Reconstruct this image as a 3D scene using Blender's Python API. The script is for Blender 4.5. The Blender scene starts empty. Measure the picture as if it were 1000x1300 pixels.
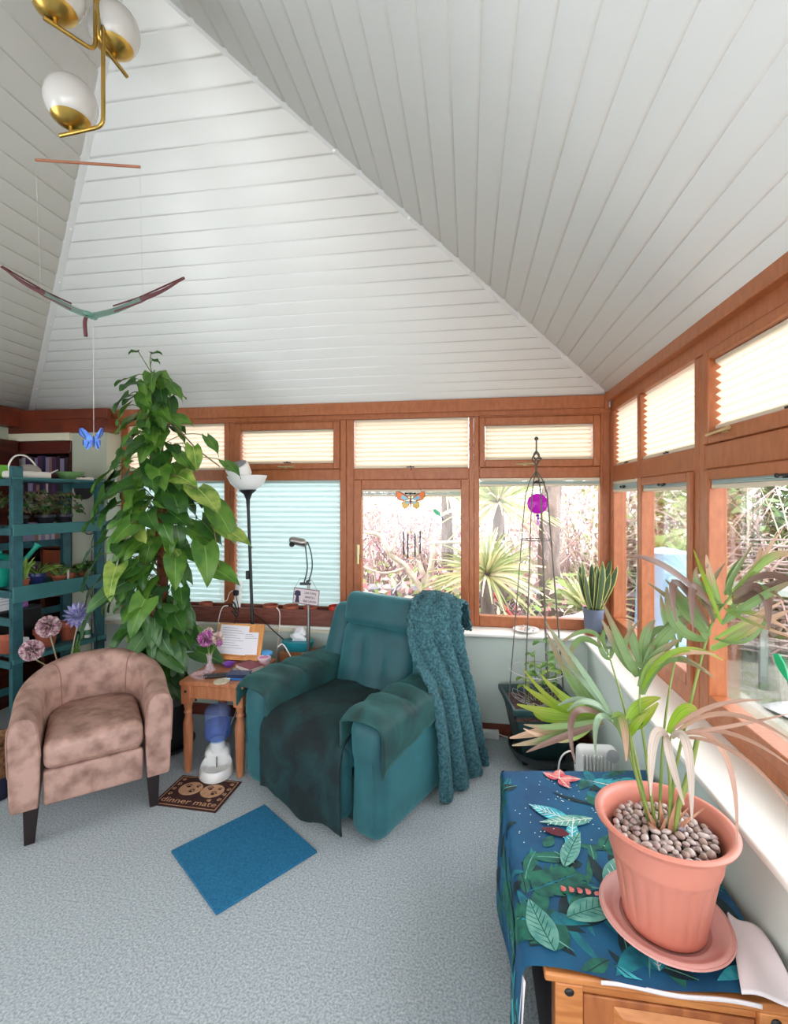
import bpy, bmesh, math, random
from mathutils import Vector, Matrix, Euler
random.seed(7)
sc = bpy.context.scene
COL = sc.collection

# ---------------------------------------------------------------- camera, world, sun, exposure
cam_d = bpy.data.cameras.new('camera'); cam = bpy.data.objects.new('camera', cam_d); COL.objects.link(cam)
cam.location = (0, 0, 1.65); cam.rotation_euler = (math.radians(90), 0, math.radians(8.85))
cam_d.sensor_fit = 'VERTICAL'; cam_d.sensor_height = 24.0; cam_d.lens = 24.0 * 610 / 1300
cam_d.shift_y = -16 / 1300
cam_d.clip_start = 0.05
sc.camera = cam
world = bpy.data.worlds.new('overcast_sky'); sc.world = world; world.use_nodes = True
wb = world.node_tree.nodes['Background']; wb.inputs[0].default_value = (0.94, 0.97, 1.02, 1); wb.inputs[1].default_value = 3.0
sun_d = bpy.data.lights.new('sun', 'SUN'); sun_d.energy = 0.8; sun_d.angle = math.radians(25); sun_d.color = (1, .96, .9)
sun = bpy.data.objects.new('sun', sun_d); COL.objects.link(sun); sun.rotation_euler = (math.radians(20), math.radians(-28), 0)
sc.view_settings.view_transform = 'Standard'; sc.view_settings.look = 'None'
sc.view_settings.gamma = 1.0; sc.view_settings.use_curve_mapping = False
sc.view_settings.exposure = 1.12
sc.cycles.max_bounces = 10; sc.cycles.diffuse_bounces = 6; sc.cycles.transparent_max_bounces = 24
sc.cycles.transmission_bounces = 8; sc.cycles.caustics_reflective = False; sc.cycles.caustics_refractive = False
sc.cycles.sample_clamp_indirect = 6.0

# ---------------------------------------------------------------- materials
def lin(c):
    return tuple(((v / 255) / 12.92 if v / 255 <= .04045 else ((v / 255 + .055) / 1.055) ** 2.4) for v in c) + (1.0,)
MATS = {}
def mat(name, c, rough=.6, metal=0., c2=None, scale=8., stretch=(1, 1, 1), bump=0., bscale=None, spec=.5, sheen=0., detail=4., lo=.35, hi=.65, coat=0., coord='Object', bstr=None, dist=0., sheen_c=None):
    """principled material; c2 = second colour mixed in by a noise of the thing's own wear or grain"""
    if name in MATS: return MATS[name]
    m = bpy.data.materials.new(name); m.use_nodes = True; MATS[name] = m
    nt = m.node_tree; b = nt.nodes['Principled BSDF']
    b.inputs['Base Color'].default_value = lin(c); b.inputs['Roughness'].default_value = rough
    b.inputs['Metallic'].default_value = metal; b.inputs['Specular IOR Level'].default_value = spec
    if sheen: b.inputs['Sheen Weight'].default_value = sheen; b.inputs['Sheen Roughness'].default_value = .6; b.inputs['Sheen Tint'].default_value = lin(c)
    if sheen_c: b.inputs['Sheen Tint'].default_value = lin(sheen_c)
    if coat: b.inputs['Coat Weight'].default_value = coat
    if c2 is not None or bump:
        tc = nt.nodes.new('ShaderNodeTexCoord'); mp = nt.nodes.new('ShaderNodeMapping'); mp.inputs['Scale'].default_value = stretch
        nt.links.new(tc.outputs[coord], mp.inputs['Vector'])
        if c2 is not None:
            n = nt.nodes.new('ShaderNodeTexNoise'); n.inputs['Scale'].default_value = scale; n.inputs['Detail'].default_value = detail
            n.inputs['Distortion'].default_value = dist
            nt.links.new(mp.outputs[0], n.inputs['Vector'])
            r = nt.nodes.new('ShaderNodeValToRGB'); r.color_ramp.elements[0].position = lo; r.color_ramp.elements[1].position = hi
            r.color_ramp.elements[0].color = lin(c); r.color_ramp.elements[1].color = lin(c2)
            nt.links.new(n.outputs['Fac'], r.inputs[0]); nt.links.new(r.outputs[0], b.inputs['Base Color'])
        if bump:
            n2 = nt.nodes.new('ShaderNodeTexNoise'); n2.inputs['Scale'].default_value = bscale or scale * 4; n2.inputs['Detail'].default_value = 3
            nt.links.new(mp.outputs[0], n2.inputs['Vector'])
            bp = nt.nodes.new('ShaderNodeBump'); bp.inputs['Strength'].default_value = bstr or .5; bp.inputs['Distance'].default_value = bump
            nt.links.new(n2.outputs['Fac'], bp.inputs['Height']); nt.links.new(bp.outputs[0], b.inputs['Normal'])
    return m
def glassy(name, tint=(255, 255, 255), gloss=.08, rough=.02):
    """thin clear sheet: lets light straight through, with a little mirror reflection"""
    if name in MATS: return MATS[name]
    m = bpy.data.materials.new(name); m.use_nodes = True; MATS[name] = m; nt = m.node_tree
    for n in list(nt.nodes): nt.nodes.remove(n)
    o = nt.nodes.new('ShaderNodeOutputMaterial'); t = nt.nodes.new('ShaderNodeBsdfTransparent'); t.inputs[0].default_value = lin(tint)
    g = nt.nodes.new('ShaderNodeBsdfGlossy'); g.inputs['Roughness'].default_value = rough
    lw = nt.nodes.new('ShaderNodeLayerWeight'); lw.inputs[0].default_value = .12
    mu = nt.nodes.new('ShaderNodeMath'); mu.operation = 'MULTIPLY_ADD'; mu.inputs[1].default_value = .6; mu.inputs[2].default_value = gloss * .3
    nt.links.new(lw.outputs['Fresnel'], mu.inputs[0])
    mx = nt.nodes.new('ShaderNodeMixShader'); nt.links.new(mu.outputs[0], mx.inputs[0]); nt.links.new(t.outputs[0], mx.inputs[1]); nt.links.new(g.outputs[0], mx.inputs[2])
    nt.links.new(mx.outputs[0], o.inputs[0]); return m
def sheer(name, c, trans=.5, c2=None, scale=6., uvrib=None, rough=.6):
    """thin translucent sheet (blind fabric, leaf); uvrib: lighter colour along the middle of the leaf (uv.x = 0) and its side veins"""
    if name in MATS: return MATS[name]
    m = bpy.data.materials.new(name); m.use_nodes = True; MATS[name] = m; nt = m.node_tree
    b = nt.nodes['Principled BSDF']; o = nt.nodes['Material Output']; b.inputs['Roughness'].default_value = rough
    t = nt.nodes.new('ShaderNodeBsdfTranslucent'); mx = nt.nodes.new('ShaderNodeMixShader'); mx.inputs[0].default_value = trans
    rgb = nt.nodes.new('ShaderNodeRGB'); rgb.outputs[0].default_value = lin(c); col = rgb.outputs[0]
    if c2 is not None:
        n = nt.nodes.new('ShaderNodeTexNoise'); n.inputs['Scale'].default_value = scale; n.inputs['Detail'].default_value = 3
        tc = nt.nodes.new('ShaderNodeTexCoord'); nt.links.new(tc.outputs['Object'], n.inputs['Vector'])
        r = nt.nodes.new('ShaderNodeValToRGB'); r.color_ramp.elements[0].position = .38; r.color_ramp.elements[1].position = .62
        r.color_ramp.elements[0].color = lin(c); r.color_ramp.elements[1].color = lin(c2)
        nt.links.new(n.outputs['Fac'], r.inputs[0]); col = r.outputs[0]
    if uvrib is not None:
        uv = nt.nodes.new('ShaderNodeUVMap'); sp = nt.nodes.new('ShaderNodeSeparateXYZ'); nt.links.new(uv.outputs[0], sp.inputs[0])
        ab = nt.nodes.new('ShaderNodeMath'); ab.operation = 'ABSOLUTE'; nt.links.new(sp.outputs[0], ab.inputs[0])
        lt = nt.nodes.new('ShaderNodeMath'); lt.operation = 'LESS_THAN'; lt.inputs[1].default_value = uvrib[1]; nt.links.new(ab.outputs[0], lt.inputs[0])
        mc = nt.nodes.new('ShaderNodeMix'); mc.data_type = 'RGBA'
        nt.links.new(lt.outputs[0], mc.inputs[0]); nt.links.new(col, mc.inputs[6]); mc.inputs[7].default_value = lin(uvrib[0]); col = mc.outputs[2]
    nt.links.new(col, b.inputs['Base Color']); nt.links.new(col, t.inputs[0])
    nt.links.new(b.outputs[0], mx.inputs[1]); nt.links.new(t.outputs[0], mx.inputs[2]); nt.links.new(mx.outputs[0], o.inputs[0]); return m
def milky(name, c, clear=.5, rough=.15):
    if name in MATS: return MATS[name]
    m = bpy.data.materials.new(name); m.use_nodes = True; MATS[name] = m; nt = m.node_tree
    b = nt.nodes['Principled BSDF']; o = nt.nodes['Material Output']; b.inputs['Roughness'].default_value = rough; b.inputs['Base Color'].default_value = lin(c)
    t = nt.nodes.new('ShaderNodeBsdfTransparent'); t.inputs[0].default_value = lin(tuple(min(255, v + 60) for v in c)); mx = nt.nodes.new('ShaderNodeMixShader'); mx.inputs[0].default_value = clear
    nt.links.new(b.outputs[0], mx.inputs[1]); nt.links.new(t.outputs[0], mx.inputs[2]); nt.links.new(mx.outputs[0], o.inputs[0]); return m
def leafgrad(name, c, tip, start=.5, trans=.3):
    """palm leaflet: green body that withers to another colour towards its tip (uv.y)"""
    if name in MATS: return MATS[name]
    m = sheer(name, c, trans, rough=.45); nt = m.node_tree; b = nt.nodes['Principled BSDF']
    t = [n for n in nt.nodes if n.type == 'BSDF_TRANSLUCENT'][0]
    uv = nt.nodes.new('ShaderNodeUVMap'); sp = nt.nodes.new('ShaderNodeSeparateXYZ'); nt.links.new(uv.outputs[0], sp.inputs[0])
    wv = nt.nodes.new('ShaderNodeTexNoise'); wv.inputs['Scale'].default_value = 3.; mp = nt.nodes.new('ShaderNodeMapping'); mp.inputs['Scale'].default_value = (5, .6, 1)
    nt.links.new(uv.outputs[0], mp.inputs[0]); nt.links.new(mp.outputs[0], wv.inputs['Vector'])
    ad = nt.nodes.new('ShaderNodeMath'); ad.operation = 'MULTIPLY_ADD'; ad.inputs[1].default_value = .5; nt.links.new(wv.outputs['Fac'], ad.inputs[0]); nt.links.new(sp.outputs[1], ad.inputs[2])
    st = nt.nodes.new('ShaderNodeTexNoise'); st.inputs['Scale'].default_value = 1.; m2 = nt.nodes.new('ShaderNodeMapping'); m2.inputs['Scale'].default_value = (9, .8, 1); nt.links.new(uv.outputs[0], m2.inputs[0]); nt.links.new(m2.outputs[0], st.inputs['Vector'])
    r = nt.nodes.new('ShaderNodeValToRGB'); r.color_ramp.elements[0].position = start + .15; r.color_ramp.elements[1].position = start + .5
    r.color_ramp.elements[0].color = lin(c); r.color_ramp.elements[1].color = lin(tip)
    nt.links.new(ad.outputs[0], r.inputs[0])
    dk = nt.nodes.new('ShaderNodeMix'); dk.data_type = 'RGBA'; dk.blend_type = 'MULTIPLY'; dk.inputs[7].default_value = (.66, .64, .56, 1)
    mr = nt.nodes.new('ShaderNodeMapRange'); mr.inputs[1].default_value = .42; mr.inputs[2].default_value = .62; nt.links.new(st.outputs['Fac'], mr.inputs[0]); nt.links.new(mr.outputs[0], dk.inputs[0]); nt.links.new(r.outputs[0], dk.inputs[6])
    for i in (b.inputs['Base Color'], t.inputs[0]): nt.links.new(dk.outputs[2], i)
    return m

# ---------------------------------------------------------------- mesh helper
class G:
    def __init__(s): s.v = []; s.f = []; s.mi = []; s.uv = {}; s.M = None; s.cur = 0
    def add(s, vs, fs, uv=None):
        o = len(s.v)
        for i, p in enumerate(vs):
            p = Vector(p)
            if s.M is not None: p = s.M @ p
            s.v.append(p[:])
            if uv: s.uv[o + i] = uv[i]
        for f in fs: s.f.append([o + i for i in f]); s.mi.append(s.cur)
        return s
    def box(s, x0, x1, y0, y1, z0, z1):
        v = [(x, y, z) for x in (x0, x1) for y in (y0, y1) for z in (z0, z1)]
        return s.add(v, [(0, 1, 3, 2), (4, 6, 7, 5), (0, 4, 5, 1), (2, 3, 7, 6), (0, 2, 6, 4), (1, 5, 7, 3)])
    def cbox(s, c, d, rot=None):
        M0 = s.M; R = Matrix.Translation(c) @ (rot.to_matrix().to_4x4() if rot else Matrix())
        s.M = (M0 @ R) if M0 is not None else R; s.box(-d[0]/2, d[0]/2, -d[1]/2, d[1]/2, -d[2]/2, d[2]/2); s.M = M0; return s
    def taper(s, c0, d0, c1, d1):
        v = []
        for c, d in ((c0, d0), (c1, d1)):
            for sx, sy in ((-1, -1), (1, -1), (1, 1), (-1, 1)): v.append((c[0] + sx * d[0] / 2, c[1] + sy * d[1] / 2, c[2]))
        return s.add(v, [(3, 2, 1, 0), (4, 5, 6, 7)] + [(i, (i + 1) % 4, (i + 1) % 4 + 4, i + 4) for i in range(4)])
    def tube(s, pts, r, n=8, cap=True, closed=False):
        P = [Vector(p) for p in pts]; k = len(P); R = r if isinstance(r, (list, tuple)) else [r] * k
        vs = []; fs = []; up = None
        for i, p in enumerate(P):
            a = P[(i - 1) % k] if (closed or i > 0) else p; b = P[(i + 1) % k] if (closed or i < k - 1) else p
            t = (b - a)
            if t.length < 1e-9: t = Vector((0, 0, 1))
            t.normalize()
            if up is None: up = t.orthogonal().normalized()
            up = (up - t * up.dot(t))
            if up.length < 1e-6: up = t.orthogonal()
            up.normalize(); w = t.cross(up)
            for j in range(n):
                q = 2 * math.pi * j / n; vs.append(p + (up * math.cos(q) + w * math.sin(q)) * R[i])
        for i in range(k if closed else k - 1):
            i2 = (i + 1) % k
            for j in range(n): fs.append((i * n + j, i * n + (j + 1) % n, i2 * n + (j + 1) % n, i2 * n + j))
        if cap and not closed: fs.append(tuple(range(n))[::-1]); fs.append(tuple((k - 1) * n + j for j in range(n)))
        return s.add(vs, fs)
    def lathe(s, prof, n=24, c=(0, 0, 0), fn=None):
        vs = []; fs = []; k = len(prof)
        for i, (r, z) in enumerate(prof):
            for j in range(n):
                a = 2 * math.pi * j / n; rr = r * (fn(a, i) if fn else 1); vs.append((c[0] + rr * math.cos(a), c[1] + rr * math.sin(a), c[2] + z))
        for i in range(k - 1):
            for j in range(n): fs.append((i * n + j, i * n + (j + 1) % n, (i + 1) * n + (j + 1) % n, (i + 1) * n + j))
        if prof[0][0] > 1e-6: fs.append(tuple(range(n))[::-1])
        if prof[-1][0] > 1e-6: fs.append(tuple((k - 1) * n + j for j in range(n)))
        return s.add(vs, fs)
    def ball(s, c, r, n=16, m=10, R=None):
        r = r if isinstance(r, (list, tuple)) else (r, r, r); vs = []; fs = []
        for i in range(m + 1):
            th = math.pi * i / m
            for j in range(n):
                a = 2 * math.pi * j / n
                p = Vector((r[0] * math.sin(th) * math.cos(a), r[1] * math.sin(th) * math.sin(a), r[2] * math.cos(th)))
                if R: p = R @ p
                vs.append(Vector(c) + p)
        for i in range(m):
            for j in range(n): fs.append((i * n + j, (i + 1) * n + j, (i + 1) * n + (j + 1) % n, i * n + (j + 1) % n))
        return s.add(vs, fs)
    def grid(s, fn, nu, nv, closed_u=False, uvs=False):
        vs = []; uv = []
        for i in range(nu + (0 if closed_u else 1)):
            for j in range(nv + 1):
                u = i / nu; v = j / nv; vs.append(fn(u, v)); uv.append((u * 2 - 1, v))
        N = nu if closed_u else nu + 1
        fs = [(i * (nv + 1) + j, ((i + 1) % N) * (nv + 1) + j, ((i + 1) % N) * (nv + 1) + j + 1, i * (nv + 1) + j + 1) for i in range(nu) for j in range(nv)]
        return s.add(vs, fs, uv if uvs else None)
    def prism(s, poly, z0, z1):
        n = len(poly)
        return s.add([(x, y, z0) for x, y in poly] + [(x, y, z1) for x, y in poly],
                     [tuple(range(n))[::-1], tuple(range(n, 2 * n))] + [(i, (i + 1) % n, n + (i + 1) % n, n + i) for i in range(n)])
    def rbox(s, c, d, r, n=5, fn=None, power=1.):
        """soft box: rounded by r; fn(p in -1..1 box space, point) may displace"""
        hx, hy, hz = d[0] / 2, d[1] / 2, d[2] / 2; r = min(r, hx, hy, hz)
        def line(h):
            inner = h - r
            a = [-h + r * (1 - math.cos(math.pi / 2 * i / n)) for i in range(n)]
            k = max(2, int(2 * inner / max(.03, r * .6))) if inner > 1e-6 else 1
            mid = [-inner + 2 * inner * i / k for i in range(k + 1)] if inner > 1e-6 else [0]
            return a + mid + [-x for x in reversed(a)]
        L = [line(hx), line(hy), line(hz)]; H = (hx, hy, hz); vid = {}; vs = []; fs = []
        def V(p):
            k = tuple(round(x, 6) for x in p)
            if k not in vid:
                q = Vector(p); inn = Vector([max(-(H[i] - r), min(H[i] - r, q[i])) for i in range(3)]); dv = q - inn
                if dv.length > 1e-9: q = inn + dv.normalized() * r
                if fn: q = Vector(fn(q))
                vid[k] = len(vs); vs.append(q + Vector(c))
            return vid[k]
        for ax in range(3):
            a, b = [(1, 2), (2, 0), (0, 1)][ax]
            for sg in (-1, 1):
                for i in range(len(L[a]) - 1):
                    for j in range(len(L[b]) - 1):
                        q = []
                        for (ii, jj) in ((i, j), (i + 1, j), (i + 1, j + 1), (i, j + 1)):
                            p = [0, 0, 0]; p[ax] = sg * H[ax]; p[a] = L[a][ii]; p[b] = L[b][jj]; q.append(V(p))
                        fs.append(q if sg > 0 else q[::-1])
        return s.add(vs, fs)
    def build(s, name, m, parent=None, smooth=True, bevel=0., solid=0., sub=0, loc=None, rot=None, angle=40, seg=2, soff=0.):
        me = bpy.data.meshes.new(name); me.from_pydata(s.v, [], s.f)
        ms = m if isinstance(m, (list, tuple)) else [m]
        for x in ms: me.materials.append(x)
        if len(ms) > 1: me.polygons.foreach_set('material_index', s.mi)
        if s.uv:
            ul = me.uv_layers.new(name='UVMap')
            for lp in me.loops: ul.data[lp.index].uv = s.uv.get(lp.vertex_index, (0, 0))
        me.validate()
        bm = bmesh.new(); bm.from_mesh(me); bmesh.ops.recalc_face_normals(bm, faces=bm.faces) if not s.uv else None; bm.to_mesh(me); bm.free()
        if smooth:
            me.polygons.foreach_set('use_smooth', [True] * len(me.polygons)); me.set_sharp_from_angle(angle=math.radians(angle))
        me.update()
        o = bpy.data.objects.new(name, me); COL.objects.link(o)
        if parent is not None: o.parent = parent
        if loc is not None: o.location = loc
        if rot is not None: o.rotation_euler = rot
        if solid: md = o.modifiers.new('solid', 'SOLIDIFY'); md.thickness = solid; md.offset = soff
        if bevel: md = o.modifiers.new('bevel', 'BEVEL'); md.width = bevel; md.segments = seg; md.limit_method = 'ANGLE'; md.angle_limit = math.radians(35)
        if sub: md = o.modifiers.new('sub', 'SUBSURF'); md.levels = sub; md.render_levels = sub
        return o
def tag(o, label, cat, group=None, kind=None):
    o['label'] = label; o['category'] = cat
    if group: o['group'] = group
    if kind: o['kind'] = kind
    return o
def thing(name, label, cat, loc=(0, 0, 0), rz=0., group=None, rot=None):
    o = bpy.data.objects.new(name, None); COL.objects.link(o); o.empty_display_size = .05
    o.location = loc; o.rotation_euler = rot if rot else (0, 0, rz); return tag(o, label, cat, group)
def struct(o): o['kind'] = 'structure'; return o
def dup(root, loc=None, rz=None, label=None, scale=None):
    def cp(o, par):
        c = o.copy(); COL.objects.link(c)
        if par is not None: c.parent = par
        for ch in [x for x in o.children]: cp(ch, c)
        return c
    r = cp(root, None)
    if loc is not None: r.location = loc
    if rz is not None: r.rotation_euler = (0, 0, rz)
    if scale is not None: r.scale = (scale,) * 3
    if label: r['label'] = label
    return r
def bez(p0, p1, p2, n=10):
    p0, p1, p2 = Vector(p0), Vector(p1), Vector(p2)
    return [p0 * (1 - t) ** 2 + p1 * 2 * t * (1 - t) + p2 * t * t for t in [i / n for i in range(n + 1)]]
def smoothpath(pts, n=6):
    P = [Vector(p) for p in pts]; out = []
    for i in range(len(P) - 1):
        a = P[max(i - 1, 0)]; b = P[i]; c = P[i + 1]; d = P[min(i + 2, len(P) - 1)]
        for k in range(n):
            t = k / n; out.append(.5 * ((2 * b) + (c - a) * t + (2 * a - 5 * b + 4 * c - d) * t * t + (3 * b - a - 3 * c + d) * t ** 3))
    return out + [P[-1]]
def ribbon(g, pts, w, face=(0, 0, 1), fold=.25, uv=True, wfn=None):
    """long leaf: strip of three verts per step folded along the middle"""
    P = [Vector(p) for p in pts]; k = len(P); vs = []; uvs = []; face = Vector(face)
    for i, p in enumerate(P):
        t = (P[min(i + 1, k - 1)] - P[max(i - 1, 0)]).normalized(); sd = t.cross(face)
        if sd.length < 1e-4: sd = t.orthogonal()
        sd.normalize(); nn = sd.cross(t); q = i / (k - 1)
        ww = w * (wfn(q) if wfn else (math.sin(math.pi * min(1, q * .85 + .12)) ** .8)) ; ww = max(ww, .0005)
        vs += [p - sd * ww + nn * ww * fold, p, p + sd * ww + nn * ww * fold]; uvs += [(-1, q), (0, q), (1, q)]
    fs = []
    for i in range(k - 1):
        for j in range(2): fs.append((i * 3 + j, i * 3 + j + 1, i * 3 + 4 + j, i * 3 + 3 + j))
    g.add(vs, fs, uvs if uv else None)
def text_bm(g, body, size, M, ext=.0006):
    """letters as real outlines, added flat into g"""
    cu = bpy.data.curves.new('letters', 'FONT'); cu.body = body; cu.size = size; cu.extrude = ext; cu.align_x = 'CENTER'; cu.align_y = 'CENTER'; cu.resolution_u = 3
    ob = bpy.data.objects.new('letters', cu); COL.objects.link(ob)
    dg = bpy.context.evaluated_depsgraph_get(); me = bpy.data.meshes.new_from_object(ob.evaluated_get(dg))
    M0 = g.M; g.M = (M0 @ M) if M0 is not None else M
    g.add([v.co[:] for v in me.vertices], [tuple(p.vertices) for p in me.polygons]); g.M = M0
    bpy.data.objects.remove(ob); bpy.data.curves.remove(cu); bpy.data.meshes.remove(me)

# palette
WOOD = mat('stained_window_wood', (176, 105, 63), .38, c2=(155, 87, 50), scale=14, stretch=(3, 3, 1.2), lo=.3, hi=.75, detail=6, bump=.0006, bscale=60)
WOODD = mat('dark_mahogany', (58, 22, 15), .35, c2=(84, 34, 22), scale=5, stretch=(1, 1, 6))
PVC = mat('white_roof_plank', (226, 226, 223), .33, spec=.5)
CREAM = mat('cream_paint', (226, 220, 196), .6)
GREENW = mat('pale_green_paint', (206, 216, 208), .65, c2=(200, 211, 203), scale=3)
SAGE = mat('sage_paint', (186, 190, 172), .65)
SILLW = mat('white_gloss_sill', (240, 238, 230), .35)
GLASS = glassy('window_glass')
BRASS = mat('brushed_brass', (196, 160, 84), .28, 1., spec=.5)
CHROME = mat('brushed_steel', (170, 165, 162), .3, 1.)
BLACK = mat('black_plastic', (22, 22, 24), .45)
WHITEP = mat('white_plastic', (232, 232, 230), .4)
PINE = mat('honey_pine', (205, 136, 78), .42, c2=(176, 104, 54), scale=5, stretch=(1.2, 1.2, 9), detail=5, dist=.6)
PINET = mat('worn_pine', (186, 122, 84), .45, c2=(160, 96, 62), scale=5, stretch=(8, 1.2, 1.2), detail=5)
TERRA = mat('terracotta', (176, 92, 66), .7, c2=(150, 74, 54), scale=9)
SOIL = mat('potting_soil', (46, 34, 28), .95, c2=(78, 58, 48), scale=90, bump=.004, bscale=120)
STRING = mat('clear_line', (206, 206, 204), .4)
CABLEW = mat('white_cable', (236, 228, 222), .5)
# ================================================================ SETTING
YF, XF = 3.62, 1.02          # window planes of the back and right walls
# floor: looped carpet
CARPET = mat('grey_green_carpet', (190, 197, 199), .95, c2=(126, 137, 144), scale=120, lo=.30, hi=.70, detail=5, bump=.004, bscale=320, bstr=.6, sheen=.2)
g = G(); g.box(-4.6, .84, -1.6, 4.0, -.08, 0); struct(g.build('floor', CARPET, smooth=False))
# dwarf walls under the windows
g = G(); g.box(-2.849, 1.12, 3.43, 3.72, 0, .690); struct(g.build('wall_back', GREENW, smooth=False))
g = G(); g.box(.80, 1.12, -1.2, 3.428, 0, .690); struct(g.build('wall_right', GREENW, smooth=False))
g = G(); g.box(-3.16, -2.85, 3.43, 3.80, 0, 2.29); struct(g.build('wall_pillar', SAGE, smooth=False))
g = G(); g.box(-3.80, -3.72, .9, 3.9, 0, 2.39); g.box(-3.80, -3.72, -1.3, .9, 2.05, 2.39); g.box(-3.80, -3.72, -1.3, .9, 0, .5); g.box(-3.72, -3.16, 3.76, 3.84, 0, 2.6); struct(g.build('wall_left', SAGE, smooth=False))  # unseen opening at the near end is added to light the roof slope
# front (house) end of the room behind the viewer, with an unglazed opening added to let in sky light
g = G(); g.box(-3.80, -1.6, -1.42, -1.32, 0, 3.6); g.box(-1.6, 1.12, -1.42, -1.32, 0, .7); g.box(-1.6, 1.12, -1.42, -1.32, 1.95, 3.6)
struct(g.build('wall_front', mat('front_wall_white', (222, 222, 216), .7), smooth=False))
# skirting boards
SKIRT = mat('red_brown_skirting', (112, 50, 32), .4)
g = G(); g.box(-2.87, .80, 3.412, 3.43, 0, .085); struct(g.build('baseboard_back', SKIRT, bevel=.004))
g = G(); g.box(.782, .80, -1.2, 3.41, 0, .085); struct(g.build('baseboard_right', SKIRT, bevel=.004))
# white sills
g = G(); g.box(-2.85, 1.10, 3.395, 3.66, .690, .714); struct(g.build('sill_back', SILLW, bevel=.008, seg=3))
g = G(); g.box(.765, 1.10, -1.2, 3.394, .690, .714); struct(g.build('sill_right', SILLW, bevel=.008, seg=3))
g = G(); g.box(-2.85, -.7, 3.395, 3.42, .668, .690); struct(g.build('trim_sill', CREAM, bevel=.004))

# ---------------- hipped plank roof
MB_, ML_ = .512, .424
def slope_planks(kind):
    g = G()
    pitch = .0848 if kind != 'l' else .1025
    smax = 2.122 if kind != 'l' else 2.568
    y_end = -1.3
    def pt(s, dz, side):
        if kind == 'b':
            x = (-3.72 + 1.21 * s) if side == 0 else (.99 - s); return (x, 3.6 - s, 2.388 + MB_ * s + dz)
        if kind == 'r':
            y = y_end if side == 0 else 3.6 - s; return (.99 - s, y, 2.388 + MB_ * s + dz)
        y = y_end if side == 0 else 3.6 - s / 1.21; return (-3.72 + s, y, 2.388 + ML_ * s + dz)
    prof = []; s = -.12
    ks = 0
    s = 0.012
    prof.append((-.14, 0))
    while s < smax - pitch:
        prof += [(s, 0), (s + .004, .007), (s + .008, .007), (s + .012, -.0015), (s + .017, 0)]; s += pitch
    prof.append((smax, 0))
    vs = []; fs = []
    for (s, dz) in prof: vs += [pt(s, dz, 0), pt(s, dz, 1)]
    for i in range(len(prof) - 1): fs.append((2 * i, 2 * i + 1, 2 * i + 3, 2 * i + 2))
    g.add(vs, fs); return g
for kind, nm in (('b', 'ceiling_back'), ('r', 'ceiling_right'), ('l', 'ceiling_left')):
    o = slope_planks(kind).build(nm, PVC, smooth=True, angle=12); struct(o)
    md = o.modifiers.new('solid', 'SOLIDIFY'); md.thickness = .03; md.offset = 1 if kind == 'x' else 0
CAPM = mat('white_hip_strip', (214, 214, 213), .35)
SCREWM = mat('screw_cap', (240, 240, 238), .3)
GAPSHADE = mat('gap_shade', (30, 30, 32), .9)
def hip(nm, a, b, n_up, shade_dots, dirs):
    a, b = Vector(a), Vector(b); t = (b - a).normalized(); w = t.cross(Vector((0, 0, 1))).normalized(); dn = w.cross(t).normalized()
    if dn.z > 0: dn = -dn
    g = G(); vs = []
    hw = .027
    L = (b - a).length
    prof = [(-hw, -.012), (-hw, .006), (-hw + .004, .010), (0, .014), (hw - .004, .010), (hw, .006), (hw, -.012)]
    for d in (0, L):
        for (x, y) in prof: vs.append(a + t * d + w * x + dn * (y + .004))
    n = len(prof); g.add(vs, [(i, i + 1, n + i + 1, n + i) for i in range(n - 1)])
    o = struct(g.build(nm, CAPM, angle=20))
    for k in range(6):
        q = a + t * (.06 + k * .44); sgm = G()
        sgm.ball(q + dn * .018, (.008, .008, .004), 10, 6); c = sgm.build('screw_cap', SCREWM, o); c['kind'] = 'structure'
    h = G(); d = .05  # solid dark beads: shade of the groove ends put in as colour
    for k in range(shade_dots):
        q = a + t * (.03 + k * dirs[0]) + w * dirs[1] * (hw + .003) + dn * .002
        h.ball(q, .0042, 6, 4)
    c = h.build('plank_gap_shade', GAPSHADE, o); c['kind'] = 'structure'
    return o
L1 = math.sqrt(2 * .0848 ** 2 + (.0848 * MB_) ** 2)
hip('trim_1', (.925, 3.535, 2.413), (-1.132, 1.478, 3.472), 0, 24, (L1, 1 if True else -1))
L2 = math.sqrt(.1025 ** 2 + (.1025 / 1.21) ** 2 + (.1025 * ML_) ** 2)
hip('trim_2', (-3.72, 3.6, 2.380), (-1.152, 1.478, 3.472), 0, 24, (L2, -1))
g = G(); g.box(-1.175, -1.105, -1.3, 1.50, 3.452, 3.47); struct(g.build('trim_3', CAPM, bevel=.003))

# ---------------- eaves beams and posts
g = G(); g.box(-3.72, .95, 3.545, 3.70, 2.295, 2.384); g.box(-2.85, .99, 3.575, 3.66, 2.262, 2.30)
struct(g.build('trim_4', WOOD, bevel=.004))
g = G(); g.box(.945, 1.09, -1.2, 3.56, 2.335, 2.405); g.box(.985, 1.07, -1.2, 3.58, 2.27, 2.34)
struct(g.build('trim_5', WOOD, bevel=.004))
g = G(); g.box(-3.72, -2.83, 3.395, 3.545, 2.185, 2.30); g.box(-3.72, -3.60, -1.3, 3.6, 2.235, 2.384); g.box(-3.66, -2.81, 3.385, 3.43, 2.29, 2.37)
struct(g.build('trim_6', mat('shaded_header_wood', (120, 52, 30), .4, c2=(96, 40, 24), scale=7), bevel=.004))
g = G(); g.box(-3.72, -3.16, 3.40, 3.76, 2.125, 2.186); struct(g.build('trim_7', CREAM, smooth=False))
g = G(); g.box(-3.718, -3.62, 2.3, 3.395, 0, 2.125); struct(g.build('trim_9', WOODD, bevel=.004))
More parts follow.
